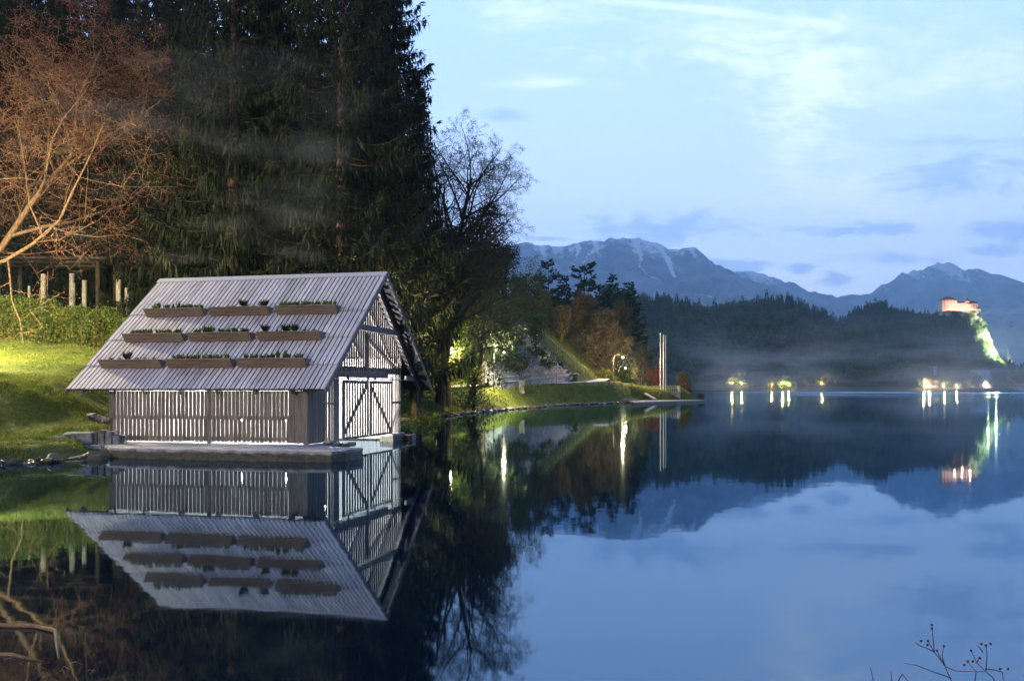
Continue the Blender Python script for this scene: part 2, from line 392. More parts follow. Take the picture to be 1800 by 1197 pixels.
# ------------------------------------------------------------------ water
def water_mat():
    m = bpy.data.materials.new('lake_water'); m.use_nodes = True; q = N(m.node_tree); q.n.clear()
    o = q.new('ShaderNodeOutputMaterial')
    v = q.new('ShaderNodeTexCoord').outputs['Object']
    sx = q.new('ShaderNodeSeparateXYZ'); q.put(sx.inputs[0], v)
    # a breeze roughens bands of the lake far out
    band = q.m('MULTIPLY', q.ss(sx.outputs[1], 190, 330), q.ss(q.noise(q.map(v, (.0022, .012, 1)), 1, 4, .6), .44, .60))
    band = q.m('MULTIPLY', band, q.ss(q.m('SUBTRACT', sx.outputs[0], q.m('MULTIPLY', sx.outputs[1], .18)), -10, 60))
    h = q.m('ADD', q.m('MULTIPLY', q.noise(q.map(v, (1, 1, 1)), 1.3, 2, .5), 1.0), q.m('MULTIPLY', q.noise(v, .22, 2, .5), 2.2))
    bu = q.new('ShaderNodeBump'); bu.inputs['Strength'].default_value = 1
    bu.inputs['Distance'].default_value = .0011; q.put(bu.inputs['Height'], h)
    fr = q.new('ShaderNodeFresnel'); fr.inputs[0].default_value = 1.45; q.l.new(bu.outputs[0], fr.inputs[1])
    gl = q.new('ShaderNodeBsdfGlossy'); q.put(gl.inputs[0], (.64, .84, 1.0)); q.put(gl.inputs['Roughness'], q.m('ADD', .030, q.m('MULTIPLY', band, .22))); q.l.new(bu.outputs[0], gl.inputs['Normal'])
    df = q.new('ShaderNodeBsdfDiffuse'); q.put(df.inputs[0], (.0015, .005, .012))
    f2 = q.m('ADD', q.m('MULTIPLY', fr.outputs[0], .86), .12, clamp=True)
    mx = q.new('ShaderNodeMixShader'); q.put(mx.inputs[0], f2); q.l.new(df.outputs[0], mx.inputs[1]); q.l.new(gl.outputs[0], mx.inputs[2])
    q.l.new(mx.outputs[0], o.inputs[0]); return m
wm = MB(); wm.add([(-6000, -60, 0), (9000, -60, 0), (9000, 6000, 0), (-6000, 6000, 0)], [(0, 1, 2, 3)])
tag(wm.build('water', water_mat()), kind='structure')

# ------------------------------------------------------------------ boathouse
HA = .238
HX, HYY = -5.66, 28.6
house = empty('boathouse', (HX, HYY, 0), -HA)
tag(house, 'weathered grey timber boathouse with steep roof, white light glowing through its slats', 'boathouse')
L, SP, HE, HR = 9.1, 5.12, 1.98, 6.12         # roof length, half span, eaves and ridge height
ca, sa = math.cos(HA), math.sin(HA)
def hx_at(px, y):       # local x of photograph column px on the local line y
    kk = (px - 900) / F
    # (HX+ca*x+sa*y) = kk*(HYY-sa*x+ca*y)
    return (kk * (HYY + ca * y) - HX - sa * y) / (ca + kk * sa)
sn = Vector((0, -(HR - HE), SP)).normalized()        # outward normal of the front slope
sd = Vector((0, SP, HR - HE)).normalized()           # up the front slope
SL = math.hypot(SP, HR - HE)
def roof_slope(side):
    mb = MB(); nb = 54; bw = L / nb
    cuts = [0, .187, .41, .64, 1.0] if side > 0 else [0, .187, .41, .64, 1.0]
    for ci in range(4):
        t0, t1 = cuts[ci], cuts[ci + 1] + (.012 if ci < 3 else 0)
        lift0 = .055; lift1 = .020
        for i in range(nb):
            for layer in ((0, 1) if i < nb - 1 else (0,)):
                # wide under-boards with the gap covered from below: boards with dark joints
                if layer == 0:
                    x0 = -L + i * bw + .021 + random.uniform(-.004, .004); x1 = -L + (i + 1) * bw - .021 + random.uniform(-.004, .004)
                    j = random.uniform(-.006, .006); a0, a1 = t0 * SL + j, t1 * SL
                    h0, h1, th = lift0 + random.uniform(-.004, .006), lift1 + random.uniform(-.003, .003), .022
                    P = []
                    for (s_, h_) in ((a0, h0 - th), (a1, h1 - th), (a0, h0), (a1, h1)):
                        yy = s_ * sd.y; zz = HE + s_ * sd.z
                        n_ = Vector((0, sn.y, sn.z)) * h_
                        P.append((yy + n_.y, zz + n_.z))
                    def c(q, x): return (x, q[0] if side > 0 else 2 * SP - q[0], q[1])
                    A, B, C_, D = P
                    mb.hexa([c(A, x0), c(A, x1), c(B, x1), c(B, x0), c(C_, x0), c(C_, x1), c(D, x1), c(D, x0)] if side > 0 else
                            [c(A, x1), c(A, x0), c(B, x0), c(B, x1), c(C_, x1), c(C_, x0), c(D, x0), c(D, x1)])
    return mb
def sheathing(side):
    mb = MB()
    # dark sheathing under the boards
    e = .055
    def p(s_, h_): return (s_ * sd.y + sn.y * h_, HE + s_ * sd.z + sn.z * h_)
    q = [p(.03, -e), p(SL, -e), p(.03, -.012), p(SL, -.012)]
    def c(q_, x): return (x, q_[0] if side > 0 else 2 * SP - q_[0], q_[1])
    x0, x1 = -L + .02, -.02
    mb.hexa([c(q[0], x0), c(q[0], x1), c(q[1], x1), c(q[1], x0), c(q[2], x0), c(q[2], x1), c(q[3], x1), c(q[3], x0)], tone=.1)
    return mb
rf = roof_slope(1).build('roof', M['roof'], house)
rb = roof_slope(-1).build('roof', M['roof'], house)
M['sheath'] = mat('dark_sheathing', (.03, .03, .035), .9, (.05, .05, .055), 3)
sheathing(1).build('sheathing', M['sheath'], rf); sheathing(-1).build('sheathing', M['sheath'], rb)
m = MB()
for i, sgn in enumerate((-1, 1)):
    m.beam((-L - .03, SP + sgn * .10, HR + .015 - .045), (.03, SP + sgn * .10, HR + .015 - .045), .24, .03, (0, sgn * .62, .78), tone=.6 + i * .2)
m.build('ridge_cap', M['pale_wood'], rf)
# verge boards
for side, par in ((1, rf), (-1, rb)):
    for xe in (-L, 0.0):
        m = MB()
        a = Vector((xe, 0, HE)); b_ = Vector((xe, SP, HR))
        if side < 0: a.y = 2 * SP; 
        m.beam(a + Vector((0, 0, -.06)), b_ + Vector((0, 0, -.06)), .045, .15, (0, -side * .63, .78))
        m.build('verge_board', M['beam'], par)
# rafters and gable truss
def roofz(y, off=0): 
    t = y / SP if y <= SP else (2 * SP - y) / SP
    return HE + (HR - HE) * t - off
m_names = []
for xr in (-8.6, -7.6, -6.3, -5.0, -3.7, -2.4, -1.2):
    for s_ in (1, -1):
        m = MB(); y0 = .1 if s_ > 0 else 2 * SP - .1
        m.beam((xr, y0, roofz(y0, .17)), (xr, SP, roofz(SP, .17)), .09, .16, (0, -s_ * .63, .78)); m.build('rafter', M['beam'], house)
tr_x = -.50
for s_ in (1, -1):
    m = MB(); y0 = .25 if s_ > 0 else 2 * SP - .25
    m.beam((tr_x, y0, roofz(y0, .20)), (tr_x, SP, roofz(SP, .20)), .12, .20, (0, -s_ * .63, .78)); m.build('gable_rafter', M['beam'], house)
m = MB(); m.beam((tr_x + .10, 2.75, 4.12), (tr_x + .10, 7.45, 4.12), .10, .20); m.build('collar_beam', M['beam'], house)
m = MB(); m.beam((tr_x, 8.4, 2.42), (tr_x, 10.0, 2.42), .12, .17); m.build('tie_beam', M['beam'], house)
for yy in (SP - .12, .52, 8.45, 9.95):
    m = MB(); z = roofz(yy, .30) if yy != SP - .12 else HR - .35
    m.beam((-L + .25, yy, z), (-.15 if yy < 6 else -.95, yy, z), .14, .16); m.build('purlin', M['beam'], house)

WX0, WX1, WY0, WY1 = -7.75, -.75, .40, 8.60
# front wall: upper row of boards proud of the lower row
def board_row(x0, x1, pitch, gap, y, z0f, z1f, th, missing=(), jag=.012):
    mb = MB(); n = int(round((x1 - x0) / pitch)); p = (x1 - x0) / n
    for i in range(n):
        if i in missing: continue
        g = gap * (.8 + .4 * random.random()); a = x0 + i * p + g / 2; b_ = x0 + (i + 1) * p - g / 2
        dy_ = random.uniform(-.005, .005)
        mb.box(a, b_, y + dy_, y + dy_ + th, z0f + random.uniform(-jag, jag), z1f)
    return mb
fx1 = -1.05
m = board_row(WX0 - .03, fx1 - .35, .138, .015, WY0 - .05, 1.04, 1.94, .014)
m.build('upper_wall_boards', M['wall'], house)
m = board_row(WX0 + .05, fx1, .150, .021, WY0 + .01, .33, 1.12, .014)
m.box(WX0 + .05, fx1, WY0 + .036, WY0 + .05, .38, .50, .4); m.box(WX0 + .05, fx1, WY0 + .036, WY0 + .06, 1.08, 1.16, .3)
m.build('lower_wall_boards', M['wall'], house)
m = MB()
for i in range(3): m.box(fx1 - .34 + i * .21, fx1 - .34 + i * .21 + .20, WY0 - .045 + .003 * i, WY0 - .02, .33, 1.95, .3 + .2 * i)
m.build('corner_boards', M['wall'], house)
# left gable wall and rear wall, boards with gaps
def side_wall(x, ylist, gap, name, ztop=lambda y: roofz(y, .085), z0=.25, th=.024, sgn=1):
    mb = MB()
    for (a, b_, n) in ylist:
        p = (b_ - a) / n
        for i in range(n):
            g = gap * (.8 + .4 * random.random()); y0 = a + i * p + g / 2; y1 = a + (i + 1) * p - g / 2
            zt = [ztop(y0), ztop(y1)]
            dx_ = random.uniform(-.003, .003)
            mb.hexa([(x + dx_ - th, y0, z0), (x + dx_, y0, z0), (x + dx_, y1, z0), (x + dx_ - th, y1, z0), (x + dx_ - th, y0, zt[0]), (x + dx_, y0, zt[0]), (x + dx_, y1, zt[1]), (x + dx_ - th, y1, zt[1])])
    return mb
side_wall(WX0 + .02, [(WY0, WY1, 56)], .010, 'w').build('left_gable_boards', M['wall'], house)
m = MB(); n = 48; p = (WX1 - WX0) / n
for i in range(n): m.box(WX0 + i * p + .004, WX0 + (i + 1) * p - .004, WY1 - .012, WY1 + .012, .1, 3.22)
m.build('rear_wall_boards', M['wall'], house)
# inside face: pale lining boards catching the lamp light
lining = mat('pale_inner_boards', (.20, .19, .175), .85, (.30, .285, .265), 1.0, .12, .002, 3, (20, 20, 1.2))
m = MB()
for i in range(26):
    y0 = WY0 + .1 + i * .312; zt = min(roofz(y0, .34), roofz(y0 + .3, .34)); m.box(WX0 + .05, WX0 + .07, y0 + .004, y0 + .306, .05, zt)
m.build('inner_lining', lining, house)
m = MB()
for i in range(22):
    x0 = WX0 + .1 + i * .31; m.box(x0 + .004, x0 + .304, WY1 - .06, WY1 - .04, .05, 3.0)
m.build('inner_lining', lining, house)
# right gable: solid boards, open strip, post, doors, slats
gx = WX1
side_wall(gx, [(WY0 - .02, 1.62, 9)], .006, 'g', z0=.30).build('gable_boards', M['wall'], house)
top = lambda y: roofz(y, .30)
m = side_wall(gx, [(1.62, 8.58, 34)], .102, 'g', ztop=lambda y: roofz(y, .085), z0=2.56, th=.010)
m.box(gx - .10, gx - .03, 1.62, 8.58, 2.56, 2.78, .3)
m.beam((gx - .09, 1.0, 2.55), (gx - .09, SP, 5.5), .06, .16, (0, -.6, .8), .2); m.beam((gx - .09, 8.4, 2.7), (gx - .09, 5.0, 3.95), .06, .18, (0, .4, .9), .2)
m.build('gable_slats', M['wall'], house)
m = MB(); m.box(gx - .08, gx + .03, SP - .12, SP + .12, 2.62, 4.0, .2); m.build('gable_post', M['beam'], house)
m = side_wall(gx - .02, [(1.66, 2.30, 3)], .12, 'g', ztop=lambda y: 2.3, z0=.30); m.box(gx - .07, gx - .045, 1.62, 2.4, 1.50, 1.56, .2); m.build('open_slats', M['wall'], house)
m = MB(); m.box(gx - .16, gx - .03, 2.34, 2.78, .20, 2.52, .7); m.build('door_post', M['beam'], house)
side_wall(gx, [(7.62, 8.60, 7)], .080, 'g', ztop=lambda y: 2.56, z0=.34, th=.010).build('end_slats', M['wall'], house)
m = MB(); m.box(gx - .06, gx - .03, 7.6, 8.6, 1.45, 1.53, .2); m.beam((gx - .06, 7.65, .5), (gx - .06, 8.55, 1.4), .04, .12, (0, -.6, .8), .2); m.build('end_brace', M['beam'], house)
m = MB(); m.box(gx + .03, gx + .10, 2.25, 6.95, 2.40, 2.58, .4); m.build('door_rail_board', M['beam'], house)
m = MB(); m.box(gx + .05, gx + .09, 1.7, 8.6, 2.335, 2.365, .4); m.build('door_rail', M['metal'], house)
for (a, b_, sg) in ((2.92, 5.20, 1), (5.30, 7.55, -1)):
    d = MB(); n = 10; p = (b_ - a) / n; xd = gx + .035
    for i in range(n):
        g = .108 if 0 < i < n - 1 else .08
        d.box(xd, xd + .013, a + i * p + g / 2, a + (i + 1) * p - g / 2, .30, 2.30)
    dm = d.build('sliding_door', M['wall'], house)
    f_ = MB(); xb = xd - .03
    f_.box(xb, xb + .028, a, b_, 2.20, 2.30, .3); f_.box(xb, xb + .028, a, b_, .30, .38, .3)
    f_.box(xb, xb + .028, a, a + .13, .3, 2.3, .3); f_.box(xb, xb + .028, b_ - .13, b_, .3, 2.3, .3); f_.build('door_frame', M['beam'], dm)
    z0, z1 = (.42, 2.15) if sg > 0 else (2.15, .42)
    f_ = MB(); f_.beam((xb - .005, a + .1, z0), (xb - .005, b_ - .1, z1), .02, .17, (0, -.6 * sg, .75), .2); f_.build('door_brace', M['beam'], dm)
    for yy in (a + .28, b_ - .28):
        f_ = MB(); f_.box(gx + .10, gx + .13, yy - .03, yy + .03, 2.20, 2.44, .3); f_.tube([(gx + .09, yy, 2.41), (gx + .15, yy, 2.41)], .055, 12); f_.build('roller', M['darkmetal'], dm)
for (x, y, z1) in ((gx - .12, WY0 + .1, 2.05), (gx - .12, WY1 - .1, 2.6), (WX0 + .1, WY0 + .12, 2.05), (WX0 + .1, WY1 - .1, 2.6), (-4.2, WY0 + .12, 2.05)):
    m = MB(); m.box(x - .07, x + .07, y - .07, y + .07, -.5, z1, .4); m.build('corner_post', M['beam'], house)
m = MB(); m.box(gx - .45, gx + .12, 7.45, 8.72, -.6, .30); m.build('stone_plinth', M['concrete'], house, bevel=.03)
m = MB(); m.box(WX0 - .05, -.3, WY1 + .02, WY1 + .5, -.6, .22); m.build('stone_plinth', M['concrete'], house, bevel=.03)
m = MB(); m.box(WX0 - .1, WX0 + .35, .6, WY1 + .02, -.6, .24); m.build('stone_plinth', M['concrete'], house, bevel=.03)

# lamps that shine inside
def work_lamp(x, y, z, power, label, r=.05):
    o = empty('work_lamp', tuple(house.matrix_world @ Vector((0, 0, 0))), 0)
    wx, wy = HX + ca * x + sa * y, HYY - sa * x + ca * y
    o.location = (wx, wy, z)
    tag(o, label, 'lamp', 'lamps burning inside the boathouse')
    b = MB(); b.ball((0, 0, 0), r, 10, 8); b.build('bulb', M['em_white'], o)
    b = MB(); b.tube([(0, 0, r + .01), (0, 0, r + .10)], [.03, .02], 8); b.tube([(0, 0, r + .1), (0, 0, max(.0, 3.2 - z) + r + .1 if z > 1.2 else .16)], .008, 5); b.build('fitting', M['darkmetal'], o)
    point('bulb_light', o, (0, 0, -r - .04), power, (1, .97, .93), .05)
    return o
work_lamp(-5.3, 4.4, 1.42 + .9, 4000, 'bare white bulb hanging under the ridge in the rear half of the boathouse')
work_lamp(-2.3, 4.9, 2.3, 1900, 'bare white bulb hanging behind the sliding doors of the boathouse')
work_lamp(-3.9, 1.9, .98, 150, 'white lamp glaring through the lower slats left of the middle post', .045)
work_lamp(-2.2, 1.7, .98, 200, 'white lamp glaring through the lower slats near the right corner', .045)

# concrete landing in front of and beneath the house
def slab(poly, z0, z1, name, mt, sub=.25, rough=.03, seed=1):
    """poly in local house coordinates; broken edge"""
    pts = []
    for (a, b_) in zip(poly, poly[1:] + poly[:1]):
        a = Vector(a); b_ = Vector(b_); n = max(1, int((b_ - a).length / sub))
        for i in range(n): pts.append(a.lerp(b_, i / n))
    rr = random.Random(seed)
    vs = []; fs = []; n = len(pts); rows = [z1, z1 - .03, z1 - (z1 - max(z0, 0)) * .45, .05, z0]
    jit = [(rr.uniform(-rough, rough), rr.uniform(-rough, rough)) for _ in pts]
    for r_, z in enumerate(rows):
        for i, p in enumerate(pts):
            q = .6 if r_ == 0 else 1
            ex = 0 if r_ else .02
            vs.append((p.x + jit[i][0] * q + rr.uniform(-.012, .012) * (r_ > 0), p.y + jit[i][1] * q + ex + rr.uniform(-.02, .02) * (r_ > 0), z + rr.uniform(-.008, .008)))
    fs.append(tuple(range(n)))
    for r_ in range(len(rows) - 1):
        for i in range(n):
            j = (i + 1) % n; fs.append((r_ * n + i, (r_ + 1) * n + i, (r_ + 1) * n + j, r_ * n + j))
    mb = MB(); mb.add(vs, fs); return mb
plat = slab([(-5.6, -2.5), (-3, -2.62), (0, -2.6), (1.35, -2.55), (1.55, -1.6), (1.6, -.9), (.6, -.35), (-.35, .1), (-.4, 1.9), (-7.6, 1.9), (-7.5, -.4)], -.6, .29, 's', None, rough=.045)
po = link('stone_landing', plat.mesh('stone_landing'), M['concrete'], None, (HX, HYY, 0), -HA)
tag(po, 'low rough concrete landing slab along the water in front of the boathouse', 'landing')
m = MB()
m.box(-.75, -.30, 1.9, 3.1, .10, .24); m.box(-.5, -.25, .9, 1.4, .302, .38)
o = m.build('concrete_step', M['concrete'], None, bevel=.02); o.location = (HX, HYY, 0); o.rotation_euler = (0, 0, -HA)
tag(o, 'small concrete ledge at the foot of the sliding doors', 'step')

# planters on the roof ------------------------------------------------
rows = [(.16, [(180, 286), (297, 411), (421, 540)], 649), (.38, [(222, 325), (336, 444), (456, 566)], 601), (.61, [(259, 360), (372, 475), (488, 594)], 557)]
kinds = [['tufts', 'violet', 'orange'], ['mixed', 'redgreen', 'tufts'], ['redgreen', 'tufts', 'violet']]
words = {'tufts': 'dark grass tufts', 'violet': 'violet flowers', 'orange': 'orange flowers', 'mixed': 'mauve flowers', 'redgreen': 'red rosettes'}
rown = ['lowest', 'middle', 'top']; coln = ['left', 'middle', 'right']
fl_mats = {'violet': mat('violet_petal', (.22, .10, .42), .6, (.36, .2, .55), 30), 'orange': mat('orange_petal', (.65, .16, .03), .6, (.6, .3, .05), 30), 'redgreen': mat('red_petal', (.48, .08, .06), .6, (.55, .22, .12), 30), 'mixed': mat('mauve_petal', (.30, .18, .45), .6, (.6, .55, .3), 30), 'tufts': mat('brown_seedhead', (.16, .10, .06), .8, (.2, .14, .08), 30)}
PH = .36
for ri, (t, spans, _) in enumerate(rows):
    yb = t * SP; zb = HE + (HR - HE) * t
    for ci, (pa, pb) in enumerate(spans):
        xa, xb = hx_at(pa, yb), hx_at(pb, yb); wd = xb - xa; kind = kinds[ri][ci]
        b0 = Vector((0, 0, 0)) + sn * .05
        pr = empty('planter_box', (HX + ca * xa + sa * yb, HYY - sa * xa + ca * yb, zb), -HA)
        tag(pr, f'planter with {words[kind]}, {coln[ci]} in the {rown[ri]} row on the roof', 'planter', 'planters on the boathouse roof')
        m = MB(); th = .035
        A = b0; B = b0 + sn * PH; C_ = b0 + sn * PH + sd * th; D = b0 + sd * th
        m.hexa([(0, A.y, A.z), (wd, A.y, A.z), (wd, D.y, D.z), (0, D.y, D.z), (0, B.y, B.z), (wd, B.y, B.z), (wd, C_.y, C_.z), (0, C_.y, C_.z)], .4 + .3 * random.random())
        m.build('front_board', M['planter'], pr)
        # back point where the level of the rim meets the roof
        top_ = B; back = Vector((0, 0, 0)) + sd * ((B.z - sn.z * .05) / sd.z) + sn * .05
        for x0 in (.002, wd - .032):
            m = MB(); tri = [(D.y, D.z), (C_.y, C_.z - .01), (back.y, back.z - .01)]
            vs = [(x0, *q) for q in tri] + [(x0 + .03, *q) for q in tri]
            m.add(vs, [(0, 1, 2), (5, 4, 3), (0, 3, 4, 1), (1, 4, 5, 2), (2, 5, 3, 0)]); m.build('end_board', M['planter'], pr)
        sz_ = B.z - .025; fr_ = B - sn * .06 + sd * th; bk = sd * ((sz_ - sn.z * .05) / sd.z) + sn * .05
        m = MB(); n = 14; vs = []
        for i in range(n + 1):
            x = .035 + (wd - .07) * i / n
            vs += [(x, fr_.y, sz_ + random.uniform(-.01, .01)), (x, (fr_.y + bk.y) / 2, sz_ + random.uniform(0, .03)), (x, bk.y, sz_)]
        m.add(vs, [(i * 3 + j, i * 3 + 3 + j, i * 3 + 4 + j, i * 3 + 1 + j) for i in range(n) for j in range(2)]); m.build('soil', M['soil'], pr)
        lf = MB(); fw = MB()
        def blade(c, h, r, wdt, tone, lean=None):
            a_ = random.uniform(0, 6.283) if lean is None else lean; d = Vector((math.cos(a_), math.sin(a_), 0)); s_ = Vector((-d.y, d.x, 0)) * wdt
            c = Vector(c); lf.add([c - s_ * .4, c + s_ * .4, c + d * r * .5 + s_ + Vector((0, 0, h * .65)), c + d * r + Vector((0, 0, h)), c + d * r * .5 - s_ + Vector((0, 0, h * .65))], [(0, 1, 2, 3, 4)], tone)
        def flower(c, r):
            for q in range(5):
                a_ = q * 1.257 + random.random(); e_ = Vector((math.cos(a_), math.sin(a_), .3)) * r; f2 = Vector((-math.sin(a_), math.cos(a_), 0)) * r * .5
                cc = Vector(c); fw.add([cc, cc + e_ * .6 + f2, cc + e_, cc + e_ * .6 - f2], [(0, 1, 2, 3)])
        ym = (fr_.y * .6 + bk.y * .4)
        ncl = {'tufts': 6, 'violet': 16, 'orange': 11, 'mixed': 16, 'redgreen': 12}[kind]
        for i in range(ncl):
            cx = .12 + (wd - .24) * (i + .5) / ncl + random.uniform(-.05, .05); cy_ = ym + random.uniform(-.06, .06)
            if kind == 'tufts':
                if i % 3 == 1 or random.random() < .2: hh, nb_, sp_ = .12, 22, .10
                else: hh, nb_, sp_ = .30, 110, .22
                for _ in range(nb_): blade((cx + random.uniform(-.04, .04), cy_ + random.uniform(-.04, .04), sz_), hh * random.uniform(.5, 1.1), sp_ * random.uniform(.2, 1), .009, random.random())
            else:
                big = random.random() < .3
                for _ in range(16): blade((cx + random.uniform(-.05, .05), cy_ + random.uniform(-.05, .05), sz_), random.uniform(.11, .23) * (1.5 if big and kind in ('orange', 'redgreen') else 1), random.uniform(.02, .10), random.uniform(.018, .032), random.random())
                nf = {'violet': 4, 'orange': 2, 'mixed': 2, 'redgreen': 3}[kind]
                if random.random() < .75:
                    for _ in range(nf): flower((cx + random.uniform(-.08, .08), cy_ + random.uniform(-.06, .06), sz_ + random.uniform(.10, .26 if kind == 'violet' else .17)), random.uniform(.03, .05))
            if kind == 'tufts' and random.random() < .5: flower((cx, cy_, sz_ + .2), .03)
        if not fw.v: flower((wd / 2, ym, sz_ + .2), .03)
        nf0 = len(lf.f); lf.add(fw.v, fw.f)
        ob = lf.build('plants', M['leaf_dark'] if kind == 'tufts' else M['leaf_spring'] if kind in ('mixed', 'violet') else M['leaf_green'], pr)
        ob.data.materials.append(fl_mats[kind])
        for f_ in ob.data.polygons[nf0:]: f_.material_index = 1

# ------------------------------------------------------------------ tree builders (numpy)
def kites(C, D, W, Ln, tone, rg, mid=.4):
    """one kite-shaped leaf or twig spray each: C root, D unit direction, W width, Ln length"""
    n = len(C); r = rg.normal(size=(n, 3)); S = np.cross(D, r); S /= np.linalg.norm(S, axis=1, keepdims=True) + 1e-9
    W = np.broadcast_to(W, (n,))[:, None]; Ln = np.broadcast_to(Ln, (n,))[:, None]
    V_ = np.stack([C, C + D * Ln * mid + S * W / 2, C + D * Ln, C + D * Ln * mid - S * W / 2], 1).reshape(-1, 3)
    return V_, np.arange(n * 4).reshape(n, 4), np.repeat(tone, 4)
def cat_soup(parts):
    V_ = []; F_ = []; T_ = []; b = 0
    for v, f, t in parts: V_.append(v); F_.append(f + b); T_.append(t); b += len(v)
    return np.concatenate(V_), np.concatenate(F_), np.concatenate(T_)
def tubes(paths, sides=4):
    """paths: list of (points (n,3), radii (n)) -> one mesh"""
    Vs = []; Fs = []; b = 0
    ang = np.arange(sides) * 2 * math.pi / sides; cs = np.stack([np.cos(ang), np.sin(ang)], 1)
    for P, Rr in paths:
        P = np.asarray(P, float); n = len(P)
        D = np.gradient(P, axis=0); D /= np.linalg.norm(D, axis=1, keepdims=True) + 1e-9
        ref = np.array([1., 0, 0]) if abs(D[0][0]) < .8 else np.array([0, 1., 0])
        A = np.cross(D, ref); A /= np.linalg.norm(A, axis=1, keepdims=True) + 1e-9; B = np.cross(D, A)
        ring = P[:, None, :] + (A[:, None, :] * cs[None, :, 0:1] + B[:, None, :] * cs[None, :, 1:2]) * np.asarray(Rr)[:, None, None]
        Vs.append(ring.reshape(-1, 3)); i = np.arange(n - 1)[:, None] * sides; j = np.arange(sides)[None, :]; j2 = (j + 1) % sides
        Fs.append(np.stack([i + j, i + j2, i + sides + j2, i + sides + j], -1).reshape(-1, 4) + b); b += n * sides
    return np.concatenate(Vs), np.concatenate(Fs)

def spruce_meshes(H, Rd, nbr, dens, seed, hang=1.0, z0=.08, wk=.10, power=.75, gappy=0.0, lk=1.0):
    rg = np.random.default_rng(seed)
    paths = []; n = 14
    zz = np.linspace(0, H, n); tw = np.cumsum(rg.normal(0, .04, (n, 2)), 0)
    r0 = H * .011 + .08
    paths.append((np.column_stack([tw, zz]), r0 * (1 - zz / H * .97)))
    parts = []; brs = []
    for i in range(nbr):
        f = (i + rg.random()) / nbr; f = z0 + (1 - z0) * f ** .92
        zb = H * f; Ln = Rd * (1 - f) ** power * rg.uniform(.70, 1.12) + .25
        if gappy and rg.random() < gappy: continue
        a = i * 2.399 + rg.normal(0, .3); tx = np.interp(zb, zz, tw[:, 0]); ty = np.interp(zb, zz, tw[:, 1])
        m_ = 7; s = np.linspace(0, 1, m_)
        dr = rg.uniform(.18, .34) * hang * (1 - f * .8)
        zc = zb + Ln * (-dr * np.sin(s * 2.2) * 1.15 + .20 * s ** 3 + .22 * f * s)
        wob = np.cumsum(rg.normal(0, .03, m_)) * Ln * .4
        px = tx + np.cos(a) * s * Ln - np.sin(a) * wob; py = ty + np.sin(a) * s * Ln + np.cos(a) * wob
        P = np.column_stack([px, py, zc]); brs.append((P, (.012 + .012 * Ln) * (1 - s * .85)))
        k_ = max(5, int(Ln * dens))
        u = rg.random(k_) ** .75 * .95 + .05
        Cb = np.stack([np.interp(u, s, P[:, j]) for j in range(3)], 1)
        lat = rg.normal(0, .16, k_) * Ln * (1.08 - u) ** .7; Cb[:, 0] -= np.sin(a) * lat; Cb[:, 1] += np.cos(a) * lat
        Cb[:, 2] -= np.abs(lat) * .35 + rg.random(k_) * .08
        # hanging sprays
        Dn = np.column_stack([rg.normal(0, .20, k_) + np.cos(a) * .18, rg.normal(0, .20, k_) + np.sin(a) * .18, -np.ones(k_)])
        if hang < .7: Dn = np.column_stack([rg.normal(0, .5, k_) + np.cos(a) * .8, rg.normal(0, .5, k_) + np.sin(a) * .8, rg.normal(-.35, .25, k_)])
        Dn /= np.linalg.norm(Dn, axis=1, keepdims=True)
        tn = np.clip(rg.normal(.5, .2) + rg.normal(0, .16, k_), 0, 1)
        parts.append(kites(Cb, Dn, wk * rg.uniform(.6, 1.3, k_), lk * rg.uniform(.35, 1.15, k_) * (.4 + .6 * (1 - f)) * (1.0 if hang >= .7 else .8), tn, rg, .45))
        # outward tufts on top
        k2 = k_ // 2; u = rg.random(k2) * .95 + .05
        Cb = np.stack([np.interp(u, s, P[:, j]) for j in range(3)], 1)
        D2 = np.column_stack([np.cos(a) * .8 + rg.normal(0, .6, k2), np.sin(a) * .8 + rg.normal(0, .6, k2), rg.normal(.05, .25, k2)]); D2 /= np.linalg.norm(D2, axis=1, keepdims=True)
        parts.append(kites(Cb, D2, wk * 1.1, rg.uniform(.25, .6, k2) * lk, np.clip(rg.normal(.6, .15, k2), 0, 1), rg, .5))
    v, f, t = cat_soup(parts)
    tv, tf = tubes(paths, 8); bv, bf = tubes(brs, 4)
    return np_mesh('trunk', tv, tf, smooth=True), np_mesh('branches', bv, bf), np_mesh('crown', v, f, t)

